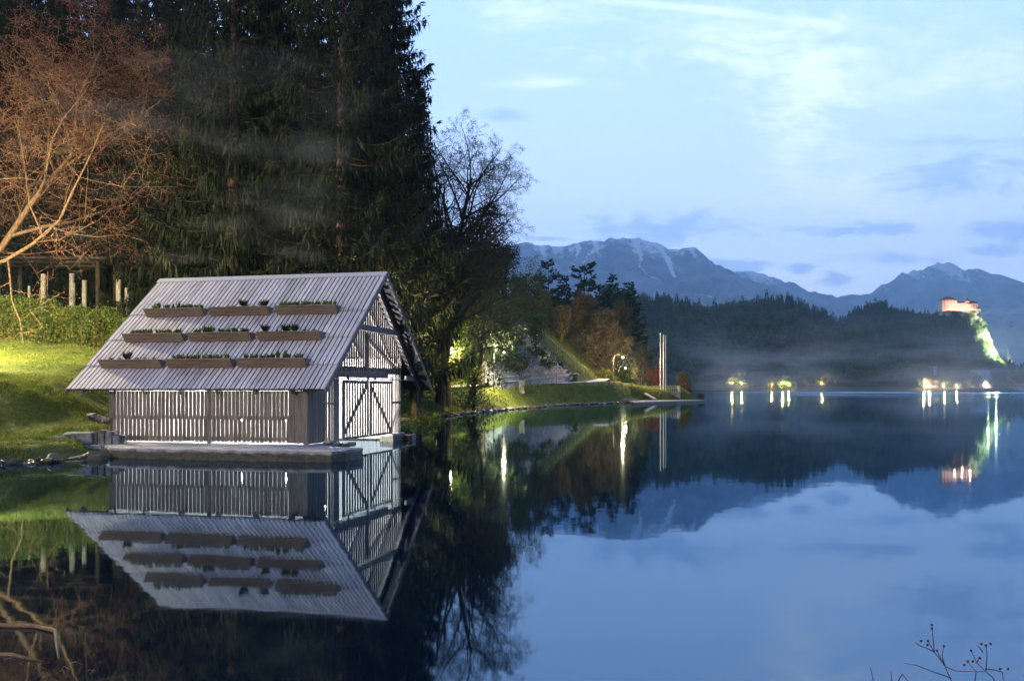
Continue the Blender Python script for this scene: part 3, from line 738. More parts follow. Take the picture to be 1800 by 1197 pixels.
def skeleton(rg, H, spread, levels, kids, up=.25, trunk_frac=.9, first=.25, wig=.12, r0=None, lean=(0, 0), lenf=.62, ang=(35, 65), minr=.008, taper=.75, lowlen=1.0):
    """recursive branches: returns paths and twig ends with directions"""
    paths = []; ends = []; r0 = r0 or H * .016
    def grow(p, d, ln, r, lv, seed_axis=0):
        n = 7 if lv < 2 else 5 if lv < levels - 1 else 4
        P = [p]; q = p.copy(); dd = d.copy()
        for i in range(n - 1):
            dd = dd + rg.normal(0, wig, 3) + np.array([0, 0, up * (.12 if lv == 0 else .22)]); dd /= np.linalg.norm(dd)
            q = q + dd * ln / (n - 1); P.append(q)
        P = np.array(P); s = np.linspace(0, 1, n); Rr = np.maximum(r * (1 - s * taper), minr)
        paths.append((P, Rr))
        if lv >= levels:
            for i in range(1, n): ends.append((P[i], dd))
            return
        nk = kids[lv]
        lo = first if lv == 0 else .18
        for j in range(nk):
            u = lo + (1 - lo) * ((j + rg.random()) / nk)
            b = np.array([np.interp(u, s, P[:, c]) for c in range(3)]); k0 = min(n - 2, int(u * (n - 1))); dloc = P[k0 + 1] - P[k0]; dloc /= np.linalg.norm(dloc)
            th = R(rg.uniform(*ang)) * (1 - .35 * u if lv == 0 else 1); ph = j * 2.399 + rg.random() * 1.2
            ref = np.array([0, 0, 1.]) if abs(dloc[2]) < .9 else np.array([1., 0, 0])
            a_ = np.cross(dloc, ref); a_ /= np.linalg.norm(a_); b_ = np.cross(dloc, a_)
            nd = dloc * math.cos(th) + (a_ * math.cos(ph) + b_ * math.sin(ph)) * math.sin(th)
            L2 = ln * lenf * rg.uniform(.7, 1.15) * ((1.1 - .75 * u) * spread if lv == 0 else (1.05 - .55 * u))
            grow(b, nd, L2, max(np.interp(u, s, Rr) * .62, minr), lv + 1)
    grow(np.zeros(3), np.array([lean[0], lean[1], 1.0]) / math.sqrt(1 + lean[0] ** 2 + lean[1] ** 2), H * trunk_frac, r0, 0)
    return paths, ends
def bud_soup(ends, rg, per, size, jit, droop=0.0, wl=.5):
    E_ = np.array([e for e, d in ends]); Dd = np.array([d for e, d in ends])
    E_ = np.repeat(E_, per, 0); Dd = np.repeat(Dd, per, 0); n = len(E_)
    C = E_ + rg.normal(0, jit, (n, 3)); D = Dd * .5 + rg.normal(0, .8, (n, 3)) + np.array([0, 0, -droop]); D /= np.linalg.norm(D, axis=1, keepdims=True)
    cl = np.repeat(np.clip(rg.normal(.5, .22, len(ends)), 0, 1), per)
    return kites(C, D, size * wl * rg.uniform(.7, 1.3, n), size * rg.uniform(.6, 1.3, n), np.clip(cl + rg.normal(0, .12, n), 0, 1), rg)
def bare_tree(name, loc, label, cat, seed, group=None, rot=0.0, bmat='bark', lmat=None, per=2, size=.07, jit=.05, sides=4, droop=0, **kw):
    rg = np.random.default_rng(seed); paths, ends = skeleton(rg, **kw)
    o = empty(name, loc, rot); tag(o, label, cat, group)
    thick = [p for p in paths if p[1][0] > .045]; thin = [p for p in paths if p[1][0] <= .045]
    v, f = tubes(thick, 7); link('trunk', np_mesh('trunk', v, f, smooth=True), M[bmat], o)
    if thin:
        v, f = tubes(thin, 3); link('twigs', np_mesh('twigs', v, f), M[bmat], o)
    if lmat:
        v, f, t = bud_soup(ends, rg, per, size, jit, droop); link('crown', np_mesh('crown', v, f, t), M[lmat], o)
    return o

# ------------------------------------------------------------------ spruces behind the boathouse
SPR = [spruce_meshes(34, 5.6, 250, 26, 11), spruce_meshes(31, 5.0, 230, 26, 12), spruce_meshes(36, 6.0, 260, 25, 13)]
def spruce(px, Y, var, s, label, rot=0, group='spruces behind the boathouse', name='spruce_tree', zoff=-.3, mt='needles'):
    X = (px - 900) / F * Y
    o = empty(name, (X, Y, gz1(X, Y) + zoff), rot); o.scale = (s, s, s); tag(o, label, 'tree', group)
    link('trunk', SPR[var][0], M['sprucebark'], o); link('branches', SPR[var][1], M['bark'], o); link('crown', SPR[var][2], M[mt], o)
    return o
spruce(405, 52, 0, 1.0, 'huge drooping spruce rising behind the left end of the boathouse ridge', .3)
spruce(500, 55, 1, 1.08, 'huge spruce with a reddish trunk showing above the middle of the ridge', 1.4)
spruce(600, 51, 2, .95, 'huge dark spruce just left of the boathouse gable peak', 2.1)
spruce(672, 60, 0, 1.05, 'tall dark spruce at the right edge of the spruce group, jagged against the sky', 4.0)
spruce(320, 57, 1, 1.0, 'spruce with lit yellow-green lower branches, leftmost of the front spruces', 5.0)
for i, (px, Y, v_) in enumerate([(450, 66, 2), (545, 70, 0), (640, 72, 1), (330, 74, 0), (250, 70, 2), (180, 68, 1), (90, 72, 0), (10, 70, 2), (-60, 66, 1), (700, 80, 2), (735, 92, 1), (590, 90, 2), (400, 92, 1), (220, 92, 0), (120, 90, 1), (30, 95, 0), (480, 95, 0), (-15, 80, 2), (55, 84, 1), (140, 82, 2), (205, 80, 0), (275, 84, 1), (350, 88, 2), (100, 110, 0), (200, 112, 2), (0, 108, 1), (300, 110, 0)]):
    spruce(px, Y, v_, .95 + .12 * random.random(), 'dark spruce standing in the black rear ranks of the lakeside wood', random.random() * 6, 'spruces in the rear ranks')

# ------------------------------------------------------------------ red budding tree at the upper left
bare_tree('budding_maple', (-29.0, 47, gz1(-29.0, 47) - .2), 'wide spreading tree with reddish buds and pale lit branches at the left edge', 'tree', 21, bmat='bark_red', lmat='bud_red', per=2, size=.085, jit=.14,
          H=24, spread=1.18, levels=4, kids=[15, 9, 7, 5], up=.10, trunk_frac=.75, first=.2, wig=.20, r0=.23, lenf=.60, ang=(50, 85), minr=.012, taper=.8, lean=(.12, -.08))
# ------------------------------------------------------------------ bare trees right of the boathouse
def btree(px, Y, label, seed, **kw):
    X = (px - 900) / F * Y
    return bare_tree('bare_tree', (X, Y, gz1(X, Y) - .2), label, 'tree', seed, **kw)
btree(730, 64, 'dark bare tree with thin upright crown just right of the spruces', 31, lmat='leaf_dark', per=1, size=.09, jit=.08, H=21, spread=.62, levels=4, kids=[13, 7, 5, 4], up=.5, r0=.34, lenf=.55, ang=(25, 50), first=.3)
btree(772, 76, 'big bare lime tree with forked leaning trunk, tallest bare crown against the sky', 33, lmat='leaf_dark', per=1, size=.10, jit=.09, H=20.3, spread=1.18, levels=4, kids=[26, 10, 7, 5], up=.22, r0=.42, lenf=.56, ang=(42, 70), first=.22, lean=(.11, 0), wig=.10)
btree(790, 77, 'slim tree with ivy round its trunk at the water side of the lawn', 35, lmat='leaf_green', per=3, size=.15, jit=.25, H=13, spread=.7, levels=3, kids=[20, 8, 6], up=.0, r0=.24, lenf=.42, ang=(55, 100), first=.25, droop=.6, wig=.05, bmat='bark_red')
btree(822, 84, 'low leaning tree with long drooping dark branches over the path', 37, lmat='leaf_green', per=2, size=.13, jit=.15, H=14, spread=1.25, levels=4, kids=[14, 8, 6, 4], up=-.10, r0=.2, lenf=.62, ang=(55, 95), first=.3, lean=(.12, 0), droop=.5)

def blob_tree(name, px, Y, H, Rd, n, size, mt, label, seed, group=None, zc=.58, trunk=True, low=.12, lumps=14, asp=1.0):
    """leafy tree or bush: leaf clumps spread round limbs"""
    X = (px - 900) / F * Y; rg = np.random.default_rng(seed)
    if H > 60: H = (CZ + (HY - H) / F * Y - gz1(X, Y)) / .98
    o = empty(name, (X, Y, gz1(X, Y) - .2)); tag(o, label, 'bush' if H < 7 else 'tree', group)
    cs = []
    for i in range(lumps):
        a = rg.random() * 6.283; f = low + (1 - low) * rg.random(); rr = Rd * math.sqrt(max(.05, 1 - (abs(f - zc + .1) / (.62 if f > zc else .75)) ** 2)) * rg.random() ** .5 * .82
        cs.append((rr * math.cos(a), rr * math.sin(a) * asp, H * f * .93))
    cs = np.array(cs); k_ = rg.integers(0, lumps, n); sr = Rd * .42
    d = rg.normal(size=(n, 3)); d /= np.linalg.norm(d, axis=1, keepdims=True); d *= (rg.random((n, 1)) ** .45) * sr * rg.uniform(.5, 1.15, (lumps,))[k_][:, None]
    C = cs[k_] + d * np.array([1, 1, .8]); C[:, 2] = np.maximum(C[:, 2], .1)
    D = rg.normal(size=(n, 3)); D /= np.linalg.norm(D, axis=1, keepdims=True)
    t = np.clip(rg.normal(.5, .2, lumps)[k_] + rg.normal(0, .12, n), 0, 1)
    v, f, tt = kites(C, D, size * .6, size * rg.uniform(.6, 1.3, n), t, rg); link('crown', np_mesh('crown', v, f, tt), M[mt], o)
    ps = [(np.array([[0, 0, 0], [.05 * Rd, 0, H * .3], [0, .03 * Rd, H * .62], [0, 0, H * .85]]), np.array([.03, .022, .012, .004]) * H * .7)]
    for c in cs: 
        z0 = c[2] * rg.uniform(.35, .7); ps.append((np.array([[0, 0, z0], [c[0] * .5, c[1] * .5, (z0 + c[2]) / 2 + .03 * H], c]), np.array([.010, .006, .003]) * H * .7))
    tv, tf = tubes(ps, 5); link('trunk', np_mesh('trunk', tv, tf, smooth=True), M['bark'], o)
    return o
blob_tree('leafy_tree', 735, 72, 14, 4.0, 6000, .22, 'leaf_spring', 'yellow-green leafing tree glowing between the dark trunks beside the gable', 41, lumps=26)
blob_tree('leafy_tree', 770, 78, 9, 4.2, 5000, .22, 'leaf_spring', 'low yellow-green sapling thicket below the forked bare tree', 42, lumps=24)
blob_tree('leafy_tree', 832, 82, 7, 3.0, 2200, .20, 'leaf_green', 'green young tree in front of the stone steps', 43, lumps=22)
blob_tree('holly_bush', 942, 128, 8.5, 2.6, 4200, .30, 'leaf_green', 'pointed bright green bush at the top of the stone steps', 44, lumps=26, zc=.3)
blob_tree('ivy_tree', 845, 100, 345, 5.5, 14000, .34, 'leaf_dark', 'dense black evergreen filling the space behind the bare lime tree', 45, lumps=40, zc=.45)
blob_tree('ivy_tree', 888, 112, 420, 4.8, 11000, .34, 'leaf_dark', 'dense dark evergreen above the left part of the stone steps', 46, lumps=36, zc=.4)
blob_tree('ivy_tree', 792, 108, 400, 5.0, 9000, .34, 'leaf_dark', 'dark evergreen deep behind the twin bare trunks', 47, lumps=34, zc=.45)
blob_tree('undergrowth_bush', 720, 50, 1.6, 1.7, 2400, .13, 'leaf_green', 'leafy green bush on the bank directly right of the boathouse', 48, lumps=12)
blob_tree('undergrowth_bush', 748, 56, 1.5, 1.6, 2000, .13, 'leaf_spring', 'light green bush at the foot of the bank beside the gable', 49, lumps=12)

# brown tree lit by the path lamp, and its neighbours
def lamp_side_tree(px, Y, H, label, seed, lm='bud_brown', spread=.8, per=2, name='budding_tree'):
    X = (px - 900) / F * Y
    if H > 60: H = (CZ + (HY - H) / F * Y - gz1(X, Y)) / 1.08
    return bare_tree(name, (X, Y, gz1(X, Y) - .2), label, 'tree', seed, bmat='bark', lmat=lm, per=per, size=.26, jit=.28, H=H, spread=spread, levels=3, kids=[22, 10, 7], up=.25, r0=.25, lenf=.52, ang=(35, 75), first=.10, minr=.02)
lamp_side_tree(1068, 168, 535, 'round brown budding tree lit warm by the path lamp', 51, spread=1.25, per=3)
lamp_side_tree(1028, 172, 512, 'tall brown budding tree left of the one above the path lamp', 52, spread=1.2, per=3)
lamp_side_tree(985, 165, 535, 'dark brown leafless tree on the slope above the handrail', 53, spread=1.1)
lamp_side_tree(958, 178, 500, 'dark leafless tree highest on the wooded slope', 54)
lamp_side_tree(1048, 190, 505, 'brown tree crown rising behind the lamplit tree', 55)
lamp_side_tree(1128, 188, 590, 'bare grey tree on the shore between the lamp and the flagpoles', 56, 'leaf_dark', .9, 1)
lamp_side_tree(1000, 200, 492, 'dark leafy tree deep in the slope wood', 57, 'leaf_dark', .8, 3)
lamp_side_tree(938, 200, 470, 'dark leafy tree at the left end of the slope wood', 58, 'leaf_dark', .8, 3)
SPM = [spruce_meshes(20, 3.6, 120, 16, 61, hang=.5, wk=.30, lk=1.5, gappy=.15), spruce_meshes(18, 4.0, 80, 16, 62, hang=.45, wk=.32, lk=1.5, gappy=.35, power=.5), spruce_meshes(22, 3.3, 130, 16, 63, hang=.6, wk=.28, lk=1.5)]
def fir(px, Y, ztop, var, label, w_=1.0, name='fir_tree'):
    X = (px - 900) / F * Y; z0 = gz1(X, Y) - .3; zt = CZ + (HY - ztop) / F * Y; H = [20, 18, 22][var]
    s = (zt - z0) / H; o = empty(name, (X, Y, z0), px * .37); o.scale = (s * w_, s * w_, s); tag(o, label, 'tree', 'conifers on the slope above the path')
    link('trunk', SPM[var][0], M['bark'], o); link('branches', SPM[var][1], M['bark'], o); link('crown', SPM[var][2], M['needles_blue'], o); return o
fir(966, 215, 452, 1, 'ragged thin conifer against the mountain, leftmost of the skyline conifers', .8)
fir(992, 220, 482, 0, 'small dark conifer between the ragged one and the broad pine')
fir(1030, 218, 458, 1, 'broad flat-branched pine, largest on the skyline of the slope wood', 1.1, 'pine_tree')
fir(1078, 225, 480, 0, 'slender conifer right of the broad pine', .9)
fir(1104, 205, 495, 2, 'full dark spruce behind the lamplit tree, next to the far forest', 1.35)
fir(1092, 198, 520, 0, 'lower conifer tucked beside the full dark spruce', 1.2)
fir(1060, 240, 500, 2, 'conifer half hidden between the pine and the slender conifer', 1.1)
fir(945, 200, 480, 2, 'dark conifer at the foot of the ragged thin one', 1.2)

# ------------------------------------------------------------------ hedge on the lawn
hx0, hx1, hy_ = -31.0, -19.8, 50.0
rg = np.random.default_rng(71); n = 30000
hxs = rg.uniform(hx0, hx1 + 1.0, n); top_h = 2.45 + .14 * np.sin(hxs * 1.7) + .12 * np.sin(hxs * 4.1 + 1)
yy = hy_ + rg.normal(0, .55, n) - (hxs + 25) * -.05
zz = gz(hxs, np.full(n, hy_)) + rg.random(n) ** .8 * top_h * np.where(rg.random(n) < .03, 1.15, 1.0)
C = np.column_stack([hxs, yy, zz]); D = rg.normal(size=(n, 3)); D /= np.linalg.norm(D, axis=1, keepdims=True)
v, f, t = kites(C, D, .075, rg.uniform(.07, .15, n), np.clip(rg.normal(.5, .22, n), 0, 1), rg)
hd = empty('hedge', (0, 0, 0)); tag(hd, 'long leafy green hedge along the top of the lawn', 'hedge')
link('foliage', np_mesh('foliage', v, f, t), M['hedge'], hd)
ps = []
for i in range(60):
    x = rg.uniform(hx0, hx1); z = gz1(x, hy_); q = rg.normal(0, .25, 2); ps.append((np.array([[x, hy_ + q[1], z - .1], [x + q[0] * .5, hy_ + q[1] - .2, z + 1.2], [x + q[0], hy_ + q[1] - .1, z + 2.3]]), np.array([.025, .018, .008])))
v, f = tubes(ps, 4); link('stems', np_mesh('stems', v, f), M['bark_red'], hd)

# upright posts above the hedge
m_post = mat('pale_round_post', (.34, .31, .27), .85, (.48, .44, .38), 3, 0, .01, 12, (3, 3, 1))
PW = ['short thin split post, leftmost above the hedge', 'tall round pale post, second from the left above the hedge', 'tallest split-topped post near the middle of the row', 'medium post just right of the tallest one', 'thick pale post nearest the boathouse roof, tall one of the right pair', 'shorter post closest to the roof edge, right one of the pair']
for (px, w_, pt, lb) in ((51, 5, 503, PW[0]), (76, 9, 482, PW[1]), (126, 9, 481, PW[2]), (148, 8.5, 493, PW[3]), (208, 9, 492, PW[4]), (223, 8, 506, PW[5])):
    Y = 56 + (px % 5) * .4; X = (px - 900) / F * Y; z0 = gz1(X, Y) - .4; zt = CZ + (HY - pt) / F * Y; r_ = w_ / F * Y / 2
    m = MB(); m.tube([(0, 0, 0), (0, 0, (zt - z0) * .5), (.01, 0, zt - z0)], [r_, r_ * .98, r_ * .94], 12)
    if px == 126: m.tube([(r_ * .35, 0, 0), (r_ * .4, 0, zt - z0 - .55)], r_ * .9, 10)
    o = m.build('wooden_post', m_post, None, smooth=False); o.location = (X, Y, z0); tag(o, lb, 'post', 'posts above the hedge')
pg = empty('pergola', (-27, 58, gz1(-27, 58))); tag(pg, 'dim flat timber canopy behind the hedge at the left edge', 'pergola')
zt = 2 + 224 / F * 58 - pg.location.z
for i in range(5):
    m = MB(); m.beam((-5.5 + i * .1, -1.6 + i * .9, zt + .16 * (i % 2)), (3.2 - i * .5, -1.9 + i * .9, zt - .1 + .16 * (i % 2)), .8, .12); m.build('canopy_board', M['bark'], pg)
for (x, y) in ((-4, -1), (-4, 1.5), (2, -1), (2, 1.5)):
    m = MB(); m.tube([(x, y, -.3), (x, y, zt)], .13, 10); m.build('post', M['bark'], pg)

# ------------------------------------------------------------------ lakeside path
def offset_line(t, y0, y1, step=2.0):
    pts = []
    P = [p for p in SH if 38 <= p[1] <= 175 and p[0] < 31.6]
    P = P[: next(i for i, p in enumerate(P) if p[1] > 140) + 1] + [(26, 160), (33, 176)]
    for (a, b_) in zip(P[:-1], P[1:]):
        a = Vector(a); b_ = Vector(b_); n = max(1, int((b_ - a).length / step))
        for i in range(n): pts.append(a.lerp(b_, i / n))
    sm = [sum((pts[max(0, min(len(pts) - 1, i + j))] for j in range(-4, 5)), Vector((0, 0))) / 9 for i in range(len(pts))]
    out = []
    for i, p in enumerate(sm):
        d = (sm[min(i + 1, len(sm) - 1)] - sm[max(i - 1, 0)]).normalized(); q = p + Vector((-d.y, d.x)) * t
        if y0 <= q.y <= y1: out.append(q)
    return out
rows_ = []
for y_ in np.arange(60, 152, 1.5):
    t0 = np.interp(y_, [60, 90, 110, 150], [4.2, 4.2, 3.2, 3.2]); 
    sx_ = np.interp(y_, [p[1] for p in SH[9:21]], [p[0] for p in SH[9:21]])
    if y_ > 138: sx_ = 16.7 + (y_ - 138) * .25
    k_ = 1.07
    rows_.append([(sx_ - (t0 + j * .55) * k_, y_) for j in range(6)])
V_ = np.array(rows_).reshape(-1, 2); Z_ = gz(V_[:, 0], V_[:, 1]); Z_ = Z_.reshape(-1, 6).mean(1, keepdims=True).repeat(6, 1) + .06
V3 = np.column_stack([V_, Z_.ravel()]); nr = len(rows_); idx = np.arange(nr * 6).reshape(nr, 6)
Q = np.stack([idx[:-1, :-1], idx[1:, :-1], idx[1:, 1:], idx[:-1, 1:]], -1).reshape(-1, 4)[:, ::-1]
tag(link('path', np_mesh('path', V3, Q), M['gravel']), kind='structure')

# ------------------------------------------------------------------ stone grandstand steps
st = empty('grandstand_steps', (9.1, 138, 0)); tag(st, 'wide bank of grey stone seating steps beside the path', 'steps')
d_ = Vector((-.262, -.965, 0)); n_ = Vector((-.965, .262, 0)); m_step = mat('grey_step_stone', (.13, .145, .18), .8, (.22, .24, .29), .8, .12, .02, 3, (1.2, 1.2, 1))
for i in range(0, 15):
    m = MB(); z1 = 3.33 + .51 * (i + 1); s0 = .495 * i
    ln = 39 - max(0, i) * .25; nb = 26
    za = z1
    for j in range(nb):
        z1 = za - 1.10 * j / nb; a = d_ * (ln * j / nb + .02) + n_ * s0; b_ = d_ * (ln * (j + 1) / nb - .02) + n_ * s0; c = n_ * (1.0)
        m.hexa([(a.x, a.y, z1 - 1.1), (b_.x, b_.y, z1 - 1.1), (b_.x + c.x, b_.y + c.y, z1 - 1.1), (a.x + c.x, a.y + c.y, z1 - 1.1), (a.x, a.y, z1), (b_.x, b_.y, z1), (b_.x + c.x, b_.y + c.y, z1), (a.x + c.x, a.y + c.y, z1)][::1])
    l0 = n_ * (s0 - .03); m.beam((l0.x, l0.y, za - .03), (l0.x + d_.x * ln, l0.y + d_.y * ln, za - 1.13), .08, .07, tone=.9)
    m.build('step', m_step, st)
m = MB(); e = d_ * -.35
for i in range(-1, 14):
    s0 = .495 * i - .15; a = e + n_ * s0; m.box(a.x - .3, a.x + .3, a.y - .3, a.y + .3, 2.6 + .51 * i, 3.33 + .51 * i + .42, .8)
m.build('stepped_kerb', m_step, st)
hr = empty('handrail', (9.6, 140.5, 0)); tag(hr, 'thin metal handrail climbing the grass slope beside the steps', 'handrail')
m = MB(); tops = []
for i in range(6):
    p = n_ * (i * 1.35) + Vector((1.2, 1.0, 0)); z = gz1(9.6 + p.x, 140.5 + p.y); m.tube([(p.x, p.y, z - .2), (p.x, p.y, z + 1.0)], .03, 6); tops.append((p.x, p.y, z + 1.0))
m.build('posts', M['metal'], hr); m = MB(); m.tube(tops, .035, 6); m.build('rail', M['metal'], hr)
# terrace walls glimpsed through the branches above the steps
for (pa, ya, pb, yb, Y, lb) in ((742, 536, 800, 548, 112, 'pale terrace wall glimpsed between the forked trunks'), (845, 545, 918, 560, 124, 'white terrace edge above the stone steps'), (838, 581, 912, 600, 118, 'lower pale terrace edge at the head of the steps')):
    a = at(pa, ya, Y); b_ = at(pb, yb, Y + 6); m = MB(); N_ = 6
    for i in range(N_):
        p = a.lerp(b_, i / N_); q = a.lerp(b_, (i + 1) / N_); m.beam(p + Vector((0, 0, -.8)), q + Vector((0, 0, -.8)), .35, 1.6)
        m.beam(p + Vector((0, 0, .05)), q + Vector((0, 0, .05)), .5, .12)
    o = m.build('terrace_wall', m_step, None); tag(o, lb, 'wall')

# small things along the path
p = at(917, 668, 106); o = empty('stone_pillar', (p.x, p.y, gz1(p.x, p.y) - .1)); tag(o, 'rough pale stone pillar block at the path end of the steps', 'pillar')
m = MB()
for i in range(5): m.box(-.32 + .03 * (i % 2), .32 - .02 * (i % 3), -.3, .3, i * .26, i * .26 + .255)
m.build('blocks', M['stone'], o, bevel=.03); m = MB(); m.box(-.38, .38, -.36, .36, 1.31, 1.40); m.build('cap', M['stone'], o, bevel=.02)
p = at(1012, 668, 136); o = empty('litter_bin', (p.x, p.y, gz1(p.x, p.y))); tag(o, 'dark litter bin with a small lid at the right foot of the steps', 'litter bin')
m = MB(); m.tube([(0, 0, 0), (0, 0, 1.05)], [.34, .38], 12); m.build('bin_body', M['darkmetal'], o); m = MB(); m.tube([(0, 0, 1.15), (0, 0, 1.2), (0, 0, 1.3)], [.45, .45, .1], 12); [m.tube([(x, 0, 1.0), (x, 0, 1.18)], .03, 5) for x in (-.3, .3)]; m.build('lid', M['metal'], o)
p = at(971, 684, 104); X_, Y_ = 4.6, 104; Y_ = 105.5; o = empty('floodlight_box', (4.75, 108, gz1(4.75, 108))); tag(o, 'small dark box set in the grass bank below the steps', 'box')
m = MB(); m.box(-.35, .35, -.2, .2, 0, .42); m.build('housing', M['darkmetal'], o, bevel=.02); m = MB(); m.box(-.28, .28, -.215, -.2, .06, .36); m.build('front_glass', M['win'], o)
# seated pair on the steps
def seated(loc, rz, s_, label):
    me = bpy.data.meshes.new('person')
    J = {'pel': (0, 0, .10), 'sp': (0, .02, .35), 'ch': (0, -.03, .52), 'nk': (0, -.05, .63), 'hd': (0, -.08, .76), 'ht': (0, -.08, .84),
         'hl': (.10, -.02, .10), 'kl': (.14, -.42, .16), 'fl': (.14, -.44, -.28), 'tl': (.14, -.56, -.34), 'hr': (-.10, -.02, .10), 'kr': (-.13, -.42, .16), 'fr': (-.13, -.42, -.28), 'tr': (-.13, -.54, -.34),
         'sl': (.19, -.03, .54), 'el': (.25, -.14, .32), 'wl': (.12, -.34, .24), 'sr': (-.19, -.03, .54), 'er': (-.25, -.14, .32), 'wr': (-.10, -.34, .24)}
    rad = {'pel': .15, 'sp': .14, 'ch': .15, 'nk': .06, 'hd': .095, 'ht': .07, 'hl': .10, 'kl': .065, 'fl': .045, 'tl': .035, 'hr': .10, 'kr': .065, 'fr': .045, 'tr': .035, 'sl': .07, 'el': .05, 'wl': .035, 'sr': .07, 'er': .05, 'wr': .035}
    ks = list(J); E_ = [('pel', 'sp'), ('sp', 'ch'), ('ch', 'nk'), ('nk', 'hd'), ('hd', 'ht'), ('pel', 'hl'), ('hl', 'kl'), ('kl', 'fl'), ('fl', 'tl'), ('pel', 'hr'), ('hr', 'kr'), ('kr', 'fr'), ('fr', 'tr'), ('ch', 'sl'), ('sl', 'el'), ('el', 'wl'), ('ch', 'sr'), ('sr', 'er'), ('er', 'wr')]
    me.from_pydata([J[a] for a in ks], [(ks.index(a), ks.index(b_)) for a, b_ in E_], [])
    o = link('person', me, mat('dark_clothing', (.02, .022, .03), .85, (.035, .035, .045), 5)); md = o.modifiers.new('skin', 'SKIN')
    for i, a in enumerate(ks): me.skin_vertices[0].data[i].radius = (rad[a], rad[a] * .85); 
    me.skin_vertices[0].data[0].use_root = True
    o.modifiers.new('sub', 'SUBSURF').levels = 1; o.modifiers['sub'].render_levels = 2
    o.location = loc; o.rotation_euler = (0, 0, rz); o.scale = (s_,) * 3; tag(o, label, 'person'); return o
def on_step(k_, along):
    p = Vector((9.1, 138, 0)) + d_ * along + n_ * (.495 * k_ + .15); return (p.x, p.y, 3.33 + .51 * (k_ + 1) + .02)
seated(on_step(3, 2.2), R(68), 1.05, 'person in dark clothes sitting on the steps, the right of two')
seated(on_step(3, 3.0), R(76), 1.0, 'person in dark clothes leaning forward on the steps, the left of two')

# ------------------------------------------------------------------ jetty, flagpoles
jt = MB(); jp = [(15.9, 122.9), (30.6, 150), (29.3, 151.5), (22, 149.5), (17.2, 139)]
vs = [(x, y, .30) for x, y in jp] + [(x, y, -.5) for x, y in jp]; n = 5
jt.add(vs, [tuple(range(n))] + [(i, i + n, (i + 1) % n + n, (i + 1) % n) for i in range(n)]); o = jt.build('jetty', M['concrete'], None, bevel=.04); tag(o, 'low flat concrete jetty pointing into the lake below the flagpoles', 'jetty')
cols = [((1161, 587), 'left'), ((1166.3, 590), 'middle'), ((1170.2, 591), 'right')]
base = empty('flagpole_terrace', (24.9, 150.5, 0)); tag(base, 'small stone terrace block with railing at the tip of the shore', 'terrace')
zb = CZ + (HY - 688.3) / F * 150
m = MB()
for i in range(9):
    x0 = -2.0 + i * .42; m.box(x0, x0 + .41, -.9, 2.0, zb - 1.15 - .0, zb - .14)
m.box(-2.1, 1.9, -1.0, 2.1, zb - .14, zb, .9); m.build('stone_block', M['limestone'], base, bevel=.03)
m = MB()
for (x0, y0, x1, y1, n) in ((-2.0, 1.9, 1.75, 1.9, 8), (1.75, -.85, 1.75, 1.9, 5), (.4, -.85, 1.75, -.85, 4)):
    for i in range(n + 1):
        x = x0 + (x1 - x0) * i / n; y = y0 + (y1 - y0) * i / n; m.tube([(x, y, zb), (x, y, zb + .95)], .03, 6)
    m.beam((x0, y0, zb + .95), (x1, y1, zb + .95), .07, .05); m.beam((x0, y0, zb + .5), (x1, y1, zb + .5), .035, .03)
m.build('railing', M['metal'], base)
m = MB(); m.box(-1.9, 1.2, .6, 1.7, zb, zb + .45, .3); m.build('bench', M['beam'], base)
for (px, pt), wd_ in cols:
    X = (px - 900) / F * 150; o = empty('flagpole', (X, 150, zb)); tag(o, f'{wd_} one of three tall white flagpoles on the stone terrace', 'flagpole', 'three white flagpoles')
    h = CZ + (HY - pt) / F * 150 - zb; m = MB(); m.tube([(0, 0, 0), (0, 0, h)], [.085, .065], 10); m.build('pole', M['whitepole'], o); m = MB(); m.ball((0, 0, h + .05), .11, 8, 6); m.build('finial', M['whitepole'], o)
    m = MB(); m.box(-.12, .12, -.12, .12, 0, .1); m.build('foot', M['metal'], o)
a = at(1134, 690.5, 146); b_ = at(1152, 702.5, 143.2); m = MB(); m.beam((a.x, 146, gz1(a.x, 146) + .05), (b_.x, 143.0, .45), .5, .18); o = m.build('ramp_kerb', M['concrete'], None); tag(o, 'slanting pale stone kerb running from the terrace down to the jetty', 'kerb')
m = MB(); m.box(16.4, 18.7, 138.5, 139.6, .2, .62); o = m.build('landing_stone', M['concrete'], None, bevel=.03); tag(o, 'flat pale stone plate on the grass at the landward end of the jetty', 'stone slab')
for i in range(9):
    X, Y = 13.9 + i * .34, 140.2 - i * .35; z = gz1(X, Y); m = MB(); m.box(-.42, .42, -.16, .16, -.1, .07); o = m.build('bank_step', M['concrete'], None, bevel=.02); o.location = (X, Y, z); o.rotation_euler = (0, 0, -.5)
    tag(o, 'narrow stone tread in the short flight down the grass bank to the jetty', 'step', 'treads down the grass bank')
lamp_side_tree(1205, 165, 4.6, 'low brown bush on the tip of the shore right of the terrace', 91, name='shore_bush')
blob_tree('shore_bush', 1218, 168, 2.2, 2.6, 1600, .22, 'bud_brown', 'small dry bush hanging over the water at the very tip', 92, lumps=10)
blob_tree('shore_bush', 1145, 172, 4.0, 2.6, 1600, .24, 'bud_red', 'dull red bush behind the left flagpole', 93, lumps=10)
blob_tree('shore_bush', 1180, 178, 4.2, 3.0, 1800, .24, 'bud_brown', 'brown bush behind the terrace railing', 94, lumps=10)
blob_tree('shore_bush', 1065, 160, 2.6, 2.0, 1500, .2, 'leaf_spring', 'bright yellow bush under the path lamp', 95, lumps=10)
blob_tree('shore_bush', 1095, 176, 3.2, 2.6, 1500, .22, 'leaf_green', 'green bush on the right of the path lamp', 96, lumps=10)

